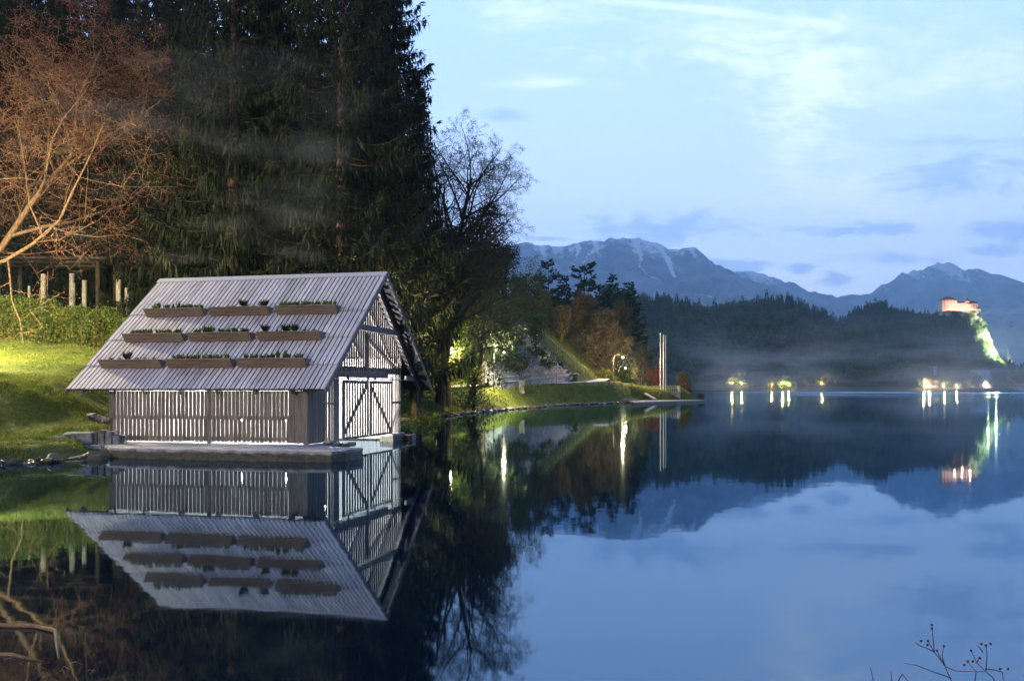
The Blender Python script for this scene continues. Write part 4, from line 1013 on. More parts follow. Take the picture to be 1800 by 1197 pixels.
# ------------------------------------------------------------------ street lamps
WARM = (1, .70, .34)
def street_lamp(X, Y, h, power, label, colr=WARM, arm=1.0, ang=0, r=.16, bulb='em_warm', group='street lamps of the lake path', z=None):
    z0 = gz1(X, Y) if z is None else z; o = empty('street_lamp', (X, Y, z0 - .05), ang); tag(o, label, 'street lamp', group)
    pts = [(0, 0, 0), (0, 0, h * .78)] + [(arm * .5 * (1 - math.cos(t)), 0, h * .78 + math.sin(t) * h * .2) for t in (.4, .8, 1.2, 1.57, 2.0, 2.4)]
    m = MB(); m.tube(pts, [.055, .045] + [.035] * 6, 8); m.build('pole', M['darkmetal'], o)
    e_ = Vector(pts[-1]) + Vector((.06, 0, -.1)); m = MB(); m.tube([e_ + Vector((0, 0, .14)), e_ + Vector((0, 0, .04)), e_], [.05, .24, .26], 12); m.build('lamp_shade', M['darkmetal'], o)
    m = MB(); m.ball(e_ + Vector((0, 0, -.1)), r, 10, 8); m.build('bulb', M[bulb], o)
    point('lamp_light', o, e_ + Vector((0, 0, -.12 - r - .1)), power, colr, .15)
    return o
a = at(1078, 668, 152)
street_lamp(a.x, 152, 4.6, 11000, 'arched street lamp glowing on the path in front of the brown tree', r=.17, arm=1.7)
a = at(1088, 668, 186); street_lamp(a.x, 186, 4.4, 5000, 'smaller second street lamp further along the path', arm=1.4)
street_lamp((772 - 900) / F * 77, 77, 5.0, 2200, 'street lamp hidden among the trunks right of the boathouse', colr=(1, .84, .42), r=.12)
street_lamp((868 - 900) / F * 97, 97, 4.7, 7000, 'slim street lamp among the drooping branches at the left end of the steps', colr=(1, .84, .45), r=.12, arm=1.1)
street_lamp(-9.6, 53, 5.0, 7500, 'street lamp on the lawn hidden behind the boathouse', colr=(1, .80, .34), r=.14)
street_lamp(-23.6, 36.8, 4.8, 14000, 'low lawn lamp just beyond the left edge above the bank', colr=(1, .84, .42), r=.1, arm=.5)
street_lamp(-29.5, 40.0, 4.6, 4800, 'street lamp on the lawn beyond the left edge, lighting the hedge', colr=(1, .80, .38), ang=0)
street_lamp((368 - 900) / F * 84, 84, 6.0, 9000, 'lamp glimpsed through the spruces above the left end of the ridge', colr=(1, .85, .4))
blob_tree('leafy_tree', 365, 86, 9, 5, 4500, .24, 'leaf_spring', 'lit yellow foliage glimpsed between the spruce trunks', 97, lumps=24)
street_lamp(-30, -6, 9.0, 25000, 'tall street lamp on the near shore to the left of the viewer', colr=(1, .86, .80), z=.8, arm=2.0)

# ------------------------------------------------------------------ far shore hills
def ridge_fn(pts, Yr, trees):
    px = np.array([p[0] for p in pts]); h = np.array([CZ + (HY - p[1]) / F * Yr for p in pts]) - trees
    X = (px - 900) / F * Yr; return lambda x: np.interp(x, X, h)
rA = ridge_fn([(700, 480), (1000, 500), (1130, 520), (1170, 524), (1250, 532), (1300, 526), (1370, 521), (1410, 530), (1450, 553), (1500, 575), (1560, 604), (1620, 645), (1670, 680), (1800, 695)], 1090, 20)
rB = ridge_fn([(1300, 620), (1400, 600), (1480, 572), (1520, 550), (1560, 545), (1600, 548), (1640, 552), (1690, 552), (1712, 562), (1735, 618), (1760, 632), (1790, 650), (1830, 668), (1900, 678), (2100, 690)], 1310, 13)
def fz(x, y):
    x = np.asarray(x, float); y = np.asarray(y, float)
    ysh = 950 + 18 * np.sin(x * .012) + 8 * np.sin(x * .05)
    xa = x / y * 1090; xb = x / y * 1310
    a = np.maximum(rA(xa), 0) * sstep((y - ysh) / (1085 - ysh)) ** .8 * (1 - .6 * sstep((y - 1110) / 150))
    b = np.maximum(rB(xb), 0) * sstep((y - ysh - 60) / (1300 - ysh - 60)) ** .9 * (1 - .75 * sstep((y - 1325) / 260))
    z = np.maximum(a, b) + 3.0 * sstep((y - ysh) / 12) + (fbm(x * .02, y * .02, 4, 5) - .47) * 7 * sstep((y - ysh - 10) / 40)
    return np.where(y > ysh, np.maximum(z, .4), -2.0)
xs = np.arange(-700, 1500, 9.0); ys = np.concatenate([np.arange(925, 980, 3.0), np.arange(980, 1400, 8.0), np.arange(1400, 1720, 30)])
GX, GY = np.meshgrid(xs, ys); GZ = fz(GX, GY); nx, ny = len(xs), len(ys); idx = np.arange(nx * ny).reshape(ny, nx)
Q = np.stack([idx[:-1, :-1], idx[:-1, 1:], idx[1:, 1:], idx[1:, :-1]], -1).reshape(-1, 4)
m_far = mat('far_forest_floor', (.018, .032, .016), .95, (.035, .045, .022), .03)
tag(link('far_hills', np_mesh('far_hills', np.stack([GX, GY, GZ], -1).reshape(-1, 3), Q, smooth=True), m_far), kind='structure')

# low-poly far trees: shared crowns
def far_conifer(seed, n=170, H=1.0, Rd=.17):
    rg = np.random.default_rng(seed); f = rg.random(n) ** .8; a = rg.random(n) * 6.283; lay = np.floor(f * 11) / 11
    r = Rd * (1 - lay) ** .85 * rg.uniform(.25, .8, n) + .004
    C = np.column_stack([np.cos(a) * r * .5, np.sin(a) * r * .5, .06 + f * .90]); D = np.column_stack([np.cos(a), np.sin(a), rg.uniform(-.7, .1, n)]); D /= np.linalg.norm(D, axis=1, keepdims=True)
    v, q, t = kites(C, D, .085 * (1 - f * .75) + .01, Rd * (1 - f) ** .8 * .9 + .035, np.clip(rg.normal(.5, .2, n), 0, 1), rg)
    tp = np.array([[0, 0, 1.03], [.012, 0, .88], [-.012, .006, .88], [0, -.012, .88]]); v2 = np.concatenate([v, tp]); q2 = np.concatenate([q, [[len(v), len(v) + 1, len(v) + 2, len(v) + 3]]])
    return v2, q2, np.concatenate([t, [.5] * 4])
def far_leafy(seed, n=210, Rd=.34):
    rg = np.random.default_rng(seed); L_ = 9; cs = np.column_stack([rg.normal(0, Rd * .42, L_), rg.normal(0, Rd * .42, L_), rg.uniform(.3, .85, L_)]); k_ = rg.integers(0, L_, n)
    d = rg.normal(size=(n, 3)); d /= np.linalg.norm(d, axis=1, keepdims=True); C = cs[k_] + d * .15 * rg.random((n, 1)) ** .4; C[:, 2] = np.maximum(C[:, 2], .03)
    D = rg.normal(size=(n, 3)); D /= np.linalg.norm(D, axis=1, keepdims=True)
    low = np.column_stack([rg.normal(0, .1, 20), rg.normal(0, .1, 20), rg.uniform(0, .4, 20)]); C = np.concatenate([C, low]); D = np.concatenate([D, np.tile([[0, 0, 1.]], (20, 1))])
    return kites(C, D, .075, .10, np.clip(rg.normal(.5, .22, n + 20), 0, 1), rg)
FC = [far_conifer(s, Rd=r) for s, r in ((1, .15), (2, .19), (3, .13))]; FL = [far_leafy(s) for s in (4, 5, 6)]
FCm = [np_mesh('conifer', *a) for a in FC]; FLm = [np_mesh('broadleaf', *a) for a in FL]; FBm = [np_mesh('budding', *a) for a in FL]
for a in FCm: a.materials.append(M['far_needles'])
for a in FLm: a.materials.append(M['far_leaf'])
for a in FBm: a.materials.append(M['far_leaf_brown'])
rg = np.random.default_rng(101)
cand = []
# poisson-like scatter over the slopes that face the viewer
N_ = 9000; Yc = 950 + 400 * rg.random(N_) ** 1.0; Pc = rg.uniform(1060, 1830, N_); Xc = (Pc - 900) / F * Yc; Zc = fz(Xc, Yc)
ok = (Zc > 1.2); Xc, Yc, Zc, Pc = Xc[ok], Yc[ok], Zc[ok], Pc[ok]
# keep those that can be seen: compare with the nearer terrain
scr = HY - F * (Zc + 16 - CZ) / Yc
keep = []
grid = {}
order = np.argsort(Yc)
hor = np.full(800, 1e9)
for i in order:
    c = int(Pc[i] - 1050); y_ = scr[i]
    if y_ > hor[c] + 4: continue
    key = (int(Xc[i] // 6.5), int(Yc[i] // 8))
    if key in grid: continue
    # leave rock, castle and shore clearings free
    if 1648 < Pc[i] < 1738 and Yc[i] > 1256: continue
    grid[key] = 1; keep.append(i); lo, hi = max(0, c - 3), c + 4; hor[lo:hi] = np.minimum(hor[lo:hi], y_ + 9)
keep = np.array(keep)
# skyline and front trees become things of their own, the deep wood between is one mass
xk, yk, zk, pk = Xc[keep], Yc[keep], Zc[keep], Pc[keep]
kind_ = np.where(fbm(xk * .012, yk * .012, 3, 8) + rg.normal(0, .09, len(xk)) > .46, 0, 1)      # 0 conifer, 1 leafy
kind_ = np.where((kind_ == 1) & (rg.random(len(xk)) < .33), 2, kind_)
top_score = (np.abs(yk - 1090) < 40) * (pk < 1560) + (np.abs(yk - 1300) < 50) * (pk > 1480) + (yk < 985) * .5 + rg.random(len(xk)) * .3
cnt = [0, 0, 0]; rest = []
LB = ['dark conifer in the far lakeside forest', 'green broadleaf tree in the far lakeside forest', 'brown budding tree in the far lakeside forest']; GP = ['conifers of the far forest', 'green broadleaf trees of the far forest', 'brown budding trees of the far forest']; NM = ['far_conifer', 'far_broadleaf_tree', 'far_budding_tree']
for i in np.argsort(-top_score):
    kd = int(kind_[i]); hh = rg.uniform(17, 27) if kd == 0 else rg.uniform(11, 18)
    if pk[i] > 1560 and yk[i] > 1150: hh *= .68
    if kd == 0 and rg.random() < .12: hh *= 1.2
    rot = rg.random() * 6.283; v_ = int(rg.integers(0, 3)); wsc = hh * rg.uniform(.85, 1.3)
    if cnt[kd] < (290, 290, 200)[kd] and top_score[i] > .25:
        cnt[kd] += 1; o = bpy.data.objects.new(NM[kd], (FCm, FLm, FBm)[kd][v_]); col.objects.link(o)
        o.location = (xk[i], yk[i], zk[i] - .5); o.rotation_euler = (0, 0, rot); o.scale = (wsc, wsc, hh); tag(o, LB[kd], 'tree', GP[kd])
    else: rest.append((i, kd, hh, rot, v_, wsc))
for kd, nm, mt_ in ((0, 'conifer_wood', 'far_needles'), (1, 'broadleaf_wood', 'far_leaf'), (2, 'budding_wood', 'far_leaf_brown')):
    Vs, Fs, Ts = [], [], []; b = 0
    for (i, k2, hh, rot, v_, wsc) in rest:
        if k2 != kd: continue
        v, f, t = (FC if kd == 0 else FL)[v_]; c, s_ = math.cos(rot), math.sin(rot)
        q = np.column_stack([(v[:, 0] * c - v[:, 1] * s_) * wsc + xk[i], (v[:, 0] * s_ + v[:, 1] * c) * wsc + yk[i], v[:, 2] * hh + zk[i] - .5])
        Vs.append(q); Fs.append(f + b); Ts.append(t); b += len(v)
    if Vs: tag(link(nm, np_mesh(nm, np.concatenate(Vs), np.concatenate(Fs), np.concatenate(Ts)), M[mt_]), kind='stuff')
print('FAR', len(keep), cnt, len(rest))

# ------------------------------------------------------------------ castle on its rock
def rock_mat():
    m = bpy.data.materials.new('cliff_limestone'); m.use_nodes = True; q = N(m.node_tree); q.n.clear()
    b = q.new('ShaderNodeBsdfPrincipled'); o = q.new('ShaderNodeOutputMaterial'); v = q.new('ShaderNodeTexCoord').outputs['Object']
    a = q.noise(q.map(v, (1, 1, .5)), .09, 6, .65, .4); c = q.noise(v, .25, 5, .7)
    q.put(b.inputs['Base Color'], q.mix(q.ss(a, .47, .56), q.mix(c, (.30, .31, .30), (.52, .52, .47)), q.mix(c, (.03, .06, .015), (.07, .11, .02)))); b.inputs['Roughness'].default_value = .95
    bu = q.new('ShaderNodeBump'); bu.inputs['Distance'].default_value = 2.0; q.put(bu.inputs['Height'], q.noise(q.map(v, (1, 1, .35)), .2, 6, .7)); q.l.new(bu.outputs[0], b.inputs['Normal']); q.l.new(b.outputs[0], o.inputs[0]); return m
YC = 1290
def PX(px, Y=YC): return (px - 900) / F * Y
def PZ(py, Y=YC): return CZ + (HY - py) / F * Y
lv = [(548.5, 1646, 1718), (556, 1650, 1722), (568, 1660, 1727), (585, 1672, 1732), (600, 1682, 1736), (618, 1690, 1739), (640, 1690, 1752)]
vs = []; fs = []; ns = 44; nl = 26
for i in range(nl):
    f = i / (nl - 1) * (len(lv) - 1); j = min(int(f), len(lv) - 2); u = f - j; py, a, b_ = [lv[j][k_] * (1 - u) + lv[j + 1][k_] * u for k_ in range(3)]
    cx, rx = (PX(a) + PX(b_)) / 2, (PX(b_) - PX(a)) / 2; z = PZ(py)
    for s_ in range(ns):
        t = s_ / ns * 2 * math.pi; dpt = 26 + 6 * (i / nl)
        ex, ey = math.cos(t), math.sin(t); ex = math.copysign(abs(ex) ** .8, ex); ey = math.copysign(abs(ey) ** .8, ey)
        k_ = 1 + (float(fbm(np.array([s_ * .55 + 7]), np.array([i * .33]), 4, 17)[0]) - .47) * (.45 if i else .25)
        vs.append((cx + rx * ex * k_, YC + dpt * ey * k_, z + (float(fbm(np.array([s_ * .8]), np.array([i * .5 + 9]), 3, 5)[0]) - .45) * 3 * (i > 0)))
fs.append(tuple(range(ns))[::-1])
for i in range(nl - 1):
    for s_ in range(ns): fs.append((i * ns + s_, i * ns + (s_ + 1) % ns, (i + 1) * ns + (s_ + 1) % ns, (i + 1) * ns + s_)[::-1])
mb = MB(); mb.add(vs, fs, .5); o = mb.build('castle_rock', rock_mat()); tag(o, kind='structure')
zc = PZ(548.5)
cas = empty('castle', (PX(1668), YC - 14, zc)); tag(cas, 'castle with white keep, red roofs and lit walls on top of the cliff', 'castle')
def house_block(par, x0, x1, y0, y1, z0, z1, zr, wm_, rm, wn=0, hip=True, nm='keep', rn='roof'):
    m = MB(); m.box(x0, x1, y0, y1, z0, z1, .5); w_ = m.build(nm, wm_, par)
    m = MB(); e = .6; c = (y0 + y1) / 2; hx = min((y1 - y0) / 2, (x1 - x0) / 2 * .9) if hip else 0
    P = [(x0 - e, y0 - e, z1), (x1 + e, y0 - e, z1), (x1 + e, y1 + e, z1), (x0 - e, y1 + e, z1), (x0 + hx, c, zr), (x1 - hx, c, zr)]
    m.add(P, [(0, 1, 5, 4), (1, 2, 5), (2, 3, 4, 5), (3, 0, 4), (3, 2, 1, 0)]); m.build(rn, rm, w_)
    for i in range(wn):
        x = x0 + (x1 - x0) * (i + .7) / (wn + .4)
        for zz in np.arange(z0 + (z1 - z0) * .45, z1 - 1.2, 3.2):
            m = MB(); m.box(x - .5, x + .5, y0 - .08, y0 + .05, zz, zz + 1.6); m.build('window', M['win'], w_)
    return w_
fx = lambda px: PX(px) - PX(1668)
house_block(cas, fx(1648), fx(1673.5), 0, 14, -5.5, PZ(529) - zc, PZ(522.5) - zc, M['render'], M['tile'], 4)
m = MB(); m.tube([(fx(1653), 7, PZ(525) - zc), (fx(1653), 7, PZ(520) - zc)], [.7, .5], 8); m.build('chimney', M['render'], cas)
house_block(cas, fx(1674.5), fx(1692), 3, 13, -1, PZ(534.5) - zc, PZ(530.5) - zc, M['render'], M['tile'], 5, False, 'palace_wing', 'wing_roof')
house_block(cas, fx(1692.5), fx(1711), 1, 11, -1.5, PZ(535.5) - zc, PZ(531) - zc, M['render'], M['tile'], 4, False, 'chapel_wing', 'chapel_roof')
m = MB(); m.tube([(fx(1695), 6, 0), (fx(1695), 6, PZ(531) - zc)], 3.4, 10); t_ = m.build('tower', M['render'], cas); m = MB(); m.tube([(fx(1695), 6, PZ(531) - zc), (fx(1695), 6, PZ(525) - zc)], [3.9, .1], 10); m.build('tower_roof', M['tile'], t_)
m = MB(); m.beam((fx(1674), -1.5, 0.6), (fx(1713), -1.5, .6), 1.2, 4.4); m.build('curtain_wall', M['render'], cas)
def far_tree_at(px, pt, Y, zb, kd, label, mt=None):
    zt = PZ(pt, Y); o = bpy.data.objects.new('castle_tree', FLm[kd]); col.objects.link(o); h = zt - zb; o.location = (PX(px, Y), Y, zb - .5); o.scale = (h * 1.1, h * 1.1, h); tag(o, label, 'tree'); return o
far_tree_at(1706, 526.5, YC - 8, zc, 0, 'round tree lit yellow behind the red castle wing')
far_tree_at(1718, 534, YC - 10, zc - 5, 1, 'round tree lit orange and yellow at the right end of the castle')
# floodlights of castle and cliff
def flood(px, py, Y, power, colr, label, tgt=None):
    p = Vector((PX(px, Y), Y, PZ(py, Y)))
    if Y < 1262 or px > 1745:
        if Y < 1262: p = Vector((PX(px, Y + 12), Y + 12, float(fz(np.array([PX(px, Y + 12)]), np.array([Y + 12.]))[0]) + 15))
        else: p.z = float(fz(np.array([p.x]), np.array([p.y]))[0]) + 13
    o = empty('floodlight', p); tag(o, label, 'floodlight', 'floodlights of the castle rock')
    m = MB(); m.box(-.4, .4, -.3, .1, 0, .6); m.tube([(0, 0, -16 if (Y < 1262 or px > 1745) else -.8), (0, 0, .1)], .12, 6); m.build('housing', M['darkmetal'], o)
    m = MB(); m.box(-.33, .33, .101, .13, .06, .54); m.build('lens', emis('floodlight_lens', colr, 30), o)
    point('flood_light', o, (0, 1.2, .6), power, colr, .4); return o
flood(1679, 543, YC - 26, 10000, (1, .40, .22), 'red floodlight below the left half of the castle wing')
flood(1692, 543, YC - 26, 12000, (1, .44, .24), 'red floodlight below the castle tower')
flood(1706, 542, YC - 26, 15000, (1, .50, .30), 'orange floodlight below the right end of the castle')
flood(1752, 590, YC - 70, 330000, (.92, 1.0, .55), 'strong greenish floodlight in front of the bright cliff face')
flood(1738, 640, YC - 62, 110000, (.88, 1.0, .45), 'greenish floodlight at the foot of the cliff')
flood(1757, 628, 1275, 25000, (.85, 1.0, .35), 'small greenish floodlight on the wooded spur right of the cliff')

# church spire, buildings and lamps on the far shore
ch = empty('church', (PX(1772, 1330), 1330, PZ(650, 1330))); tag(ch, 'pale church tower with a needle spire on the slope right of the cliff', 'church')
m = MB(); m.box(-2, 2, -2, 2, -8, PZ(626, 1330) - PZ(650, 1330)); m.build('tower', M['render'], ch); m = MB(); m.tube([(0, 0, PZ(626, 1330) - PZ(650, 1330)), (0, 0, PZ(609, 1330) - PZ(650, 1330))], [2.2, .08], 8); m.build('spire', M['slate'], ch)
m = MB(); m.box(1.0, 6, -2, 4, -8, PZ(634, 1330) - PZ(650, 1330)); m.add([(.8, -2.3, 8), (6.2, -2.3, 8), (6.2, 4.3, 8), (.8, 4.3, 8), (3.5, -2, 13), (3.5, 4, 13)], [(0, 1, 4), (2, 3, 5), (0, 4, 5, 3), (1, 2, 5, 4)]); m.build('nave', M['render'], ch)
def shore_house(px, py, Y, wd, dp, h, zr, lb, wm_=None, rm=None, wn=5, nm='lake_house', hip=False):
    o = empty(nm, (PX(px, Y), Y, max(.5, PZ(py, Y)))); tag(o, lb, 'house')
    house_block(o, -wd / 2, wd / 2, -dp / 2, dp / 2, -4, h, zr, wm_ or M['render'], rm or M['slate'], wn, hip, 'wall'); return o
shore_house(1722, 678, 962, 20, 12, 6, 16, 'large pale house with a broad grey roof at the right of the far shore')
shore_house(1634, 675, 955, 15, 9, 4.5, 8, 'low brightly lit lakeside restaurant under the pale tower', rm=M['tile'])
shore_house(1790, 680, 960, 14, 9, 4, 7.5, 'small dim house at the far right of the shore', rm=M['tile'])
o = empty('tower_block', (PX(1640.5, 985), 985, 5)); tag(o, 'narrow pale blue tower wall rising above the lit restaurant', 'tower')
m = MB(); m.box(-2.6, 2.6, -2, 2, -4, PZ(645, 985) - 5); m.build('wall', M['slate'], o); m = MB(); m.box(-2.9, 2.9, -2.3, 2.3, PZ(645, 985) - 5, PZ(645, 985) - 4.6); m.build('parapet', M['render'], o)
WY = (1, .62, .16)
for (px, py, Y, pw, lb, cc) in ((1286, 672, 956, 9000, 'first', WY), (1303, 672, 958, 9000, 'second', WY), (1356, 676, 955, 2500, 'third, dim', WY), (1375, 672, 956, 11000, 'fourth, bright', WY), (1386, 674, 958, 6000, 'fifth', WY), (1444, 673, 957, 5500, 'sixth', WY), (1473, 675, 957, 2500, 'seventh, dim', WY), (1520, 675, 957, 5000, 'eighth', WY),
                             (1623, 672, 948, 5000, 'ninth, beside the restaurant', (1, .66, .34)), (1633, 675, 946, 6000, 'tenth, in front of the restaurant', (1, .66, .34)), (1659, 676, 952, 6000, 'eleventh, right of the restaurant', (1, .66, .34)), (1681, 679, 950, 9000, 'brightest orange, on the water edge', (1, .58, .28)), (1703, 672, 955, 2500, 'left of the large pale house', (1, .7, .4)), (1733, 674, 955, 5000, 'right of the large pale house', (1, .7, .4)), (1765, 668, 975, 4500, 'near the right end of the shore', WY), (1790, 669, 985, 4500, 'last, at the far right', WY)):
    z = PZ(py, Y); zg = float(fz(np.array([PX(px, Y)]), np.array([Y]))[0]); zg = min(max(zg, .3), z - 3)
    o = empty('shore_lamp', (PX(px, Y), Y, zg)); tag(o, f'lamp on the far shore, {lb} from the left' if lb.split(',')[0] in ('first', 'second', 'third', 'fourth', 'fifth', 'sixth', 'seventh', 'eighth') else f'lamp on the far shore, {lb}', 'street lamp', 'lamps along the far shore')
    h = z - zg; m = MB(); m.tube([(0, 0, -.5), (0, 0, h)], .09, 6); m.build('pole', M['metal'], o); m = MB(); m.ball((0, -.1, h + .35), .15 if px < 1600 else .2 if pw < 8500 else .3, 8, 6); m.build('bulb', emis('far_bulb', cc, 7), o); point('lamp_light', o, (0, -1.0, h - .3), pw * 3.0, cc, .4)
rg = np.random.default_rng(111)
for i, (lx, sp_, nt, hh) in enumerate([(1286, 14, 6, 7), (1303, 10, 5, 6), (1316, 12, 4, 4), (1356, 8, 3, 5), (1375, 12, 6, 9), (1386, 10, 5, 8), (1444, 10, 5, 9), (1473, 12, 4, 6), (1520, 10, 4, 7), (1620, 14, 5, 9), (1652, 12, 5, 11), (1668, 10, 4, 9), (1690, 10, 3, 7), (1745, 12, 4, 8), (1765, 8, 3, 6), (1791, 8, 3, 6)]):
    for j in range(nt):
        px = lx + rg.uniform(-.5, .5) * sp_; Y = 959.5 + rg.random() * 7; X = PX(px, Y); h = hh * rg.uniform(.6, 1.15); kd = 1 if lx < 1600 or j % 2 else 2
        o = bpy.data.objects.new('shore_tree', (FLm, FLm, FBm)[kd][(i + j) % 3]); col.objects.link(o); z = float(fz(np.array([X]), np.array([Y]))[0]); o.location = (X, Y, z - .5); o.scale = (h * 1.2, h * 1.2, h); o.rotation_euler = (0, 0, i + j)
        tag(o, 'small tree on the far shore lit yellow by a lamp', 'tree', 'lamplit trees on the far shore')

# ------------------------------------------------------------------ mountains
def mount_mat(snow):
    m = bpy.data.materials.new('mountain_rock_and_snow'); m.use_nodes = True; q = N(m.node_tree); q.n.clear()
    b = q.new('ShaderNodeBsdfPrincipled'); o = q.new('ShaderNodeOutputMaterial'); v = q.new('ShaderNodeTexCoord').outputs['Object']
    at_ = q.new('ShaderNodeAttribute', attribute_name='tone').outputs['Fac']
    n_a = q.noise(v, .004, 7, .65); rock = q.mix(q.ss(n_a, .35, .7), (.07, .10, .10), (.30, .32, .34))
    n_b = q.noise(v, .012, 6, .7)
    sn_ = q.ss(q.m('ADD', at_, q.m('MULTIPLY', q.m('SUBTRACT', n_b, .5), 1.0)), .55, .66)
    q.put(b.inputs['Base Color'], q.mix(q.m('MULTIPLY', sn_, snow), rock, (.80, .84, .88))); b.inputs['Roughness'].default_value = 1; b.inputs['Specular IOR Level'].default_value = 0
    bu = q.new('ShaderNodeBump'); bu.inputs['Distance'].default_value = 60; q.put(bu.inputs['Height'], q.noise(v, .006, 7, .65)); q.l.new(bu.outputs[0], b.inputs['Normal']); q.l.new(b.outputs[0], o.inputs[0]); return m
def mountain(pts, Y, depth, seed, snow_from, snow, gully=1.0, step=14.0, streaks=()):
    px = np.array([p[0] for p in pts], float); z = CZ + (HY - np.array([p[1] for p in pts], float)) / F * Y; X = (px - 900) / F * Y
    xs = np.arange(X[0], X[-1], step * Y / 9000); H = np.interp(xs, X, z); kk = np.ones(5) / 5; H = np.convolve(np.pad(H, 2, 'edge'), kk, 'valid')
    H = H + (fbm(xs * .004, xs * 0, 5, seed) - .47) * 100 + (fbm(xs * .016, xs * 0 + 3, 4, seed) - .46) * 60
    nr = 64; back = 5; rows = []; tones = []; zm = H.max()
    for j in range(-back, nr):
        u = j / (nr - 1)
        if j < 0: yy = Y - j * depth * .05; zz = H * (1 + j * .12); g = 0 * xs
        else:
            # ravines run down the slope and fan out
            wx = xs + 260 * (fbm(xs * .0012 + 5, xs * 0 + u * 3, 3, seed + 2) - .5)
            rv = np.abs(fbm(wx * .0030, u * 1.2 + 0 * xs, 4, seed + 4) - .47) * 2.6
            g = (1 - np.clip(rv * 2.2, 0, 1)); yy = Y - depth * u; zz = H * (1 - u) ** 1.12 - g * gully * 150 * math.sin(math.pi * min(1, u * 1.6)) * (1 - u) + (fbm(xs * .01, u * 30 + xs * 0, 3, seed + 6) - .47) * 60 * min(1, u * 8)
        rows.append(np.column_stack([xs, np.full(len(xs), yy), zz]))
        rel = (zz - snow_from) / (zm - snow_from + 1)
        tn = np.clip(.30 + .30 * np.clip(rel, -1.2, 1.2), 0, 1)
        tn = tn + .22 * g * np.clip(rel + .55, 0, 1)
        for (sx, w_, dn, sl) in streaks:
            xc = (sx - 900) / F * Y + sl * max(u, 0) * depth * .4 + 40 * math.sin(u * 22)
            tn = np.maximum(tn, np.where((np.abs(xs - xc) < w_ * (1.2 - u / dn)) & (u < dn), .78, 0))
        tones.append(np.clip(tn, 0, 1))
    V_ = np.concatenate(rows); T_ = np.concatenate(tones); n = len(xs); r = nr + back; idx = np.arange(n * r).reshape(r, n)
    Q = np.stack([idx[:-1, :-1], idx[1:, :-1], idx[1:, 1:], idx[:-1, 1:]], -1).reshape(-1, 4)
    return tag(link('mountain', np_mesh('mountain', V_, Q, T_, smooth=True), mount_mat(snow)), kind='structure')
mountain([(500, 470), (800, 455), (925, 424), (945, 430), (985, 434), (1020, 428), (1060, 424), (1110, 423), (1160, 428), (1205, 438), (1232, 447), (1270, 469), (1320, 492), (1360, 508), (1400, 524), (1440, 540), (1500, 556), (1560, 572), (1640, 600)], 9000, 4200, 41, 1150, 1.0, streaks=((1147, 26, .42, .30), (1012, 20, .22, -.3), (1045, 20, .20, -.5), (1108, 14, .36, .05)))
mountain([(1180, 540), (1280, 480), (1330, 478), (1385, 494), (1420, 511), (1450, 519), (1490, 521), (1530, 514), (1560, 500), (1580, 487), (1610, 476), (1640, 464), (1655, 464), (1668, 461), (1690, 468), (1702, 474), (1722, 474), (1760, 486), (1790, 500), (1830, 515), (1900, 530), (2100, 560)], 11500, 5200, 55, 1050, .85, 1.2)
mountain([(1500, 620), (1650, 575), (1700, 556), (1740, 543), (1790, 540), (1850, 536), (1950, 530), (2200, 560)], 7000, 2600, 77, 2200, .3, 1.0)

# ------------------------------------------------------------------ grass blades
def grass(name, xa, xb, ya, yb, n, h, wd, seed, mt='grass', tmin=.12, tmax=60, cond=None, kind='stuff'):
    rg = np.random.default_rng(seed); x = rg.uniform(xa, xb, n); y = ya + (yb - ya) * rg.random(n); t = shore(x, y); z = gz(x, y)
    cl = fbm(x * 1.1, y * 1.1, 3, seed); ok = (t > tmin) & (t < tmax) & (rg.random(n) < np.clip((cl - .30) * 4, .12, 1))
    lx = (x - HX) * ca - (y - HYY) * sa; ly = (x - HX) * sa + (y - HYY) * ca
    ok &= ~((lx > -8.0) & (lx < .2) & (ly > -.3) & (ly < 9.2)) & ~((lx > -5.8) & (lx < 1.7) & (ly > -2.7) & (ly < 1))
    if cond is not None: ok &= cond(x, y, t)
    x, y, z, cl = x[ok], y[ok], z[ok], cl[ok]; m_ = len(x); D = np.column_stack([rg.normal(0, .45, m_), rg.normal(0, .45, m_), np.ones(m_)]); D /= np.linalg.norm(D, axis=1, keepdims=True)
    v, f, tt = kites(np.column_stack([x, y, z - .02]), D, wd, h * rg.uniform(.4, 1.3, m_) * (.5 + cl), np.clip(.5 + (cl - .47) * 1.2 + rg.normal(0, .15, m_), 0, 1), rg, .35)
    return tag(link(name, np_mesh(name, v, f, tt), M[mt]), kind=kind)
grass('grass', -24, -11, 24.0, 34.5, 90000, .13, .022, 201)
grass('lawn_grass', -31, -12, 34, 50, 60000, .09, .03, 202)
grass('bank_grass', -14, 0, 50, 92, 60000, .20, .05, 203, tmin=.5, tmax=9)
grass('slope_grass', -4, 30, 92, 160, 50000, .30, .09, 204, tmin=.6, tmax=16, cond=lambda x, y, t: (t < 3.0) | (t > 6.2))
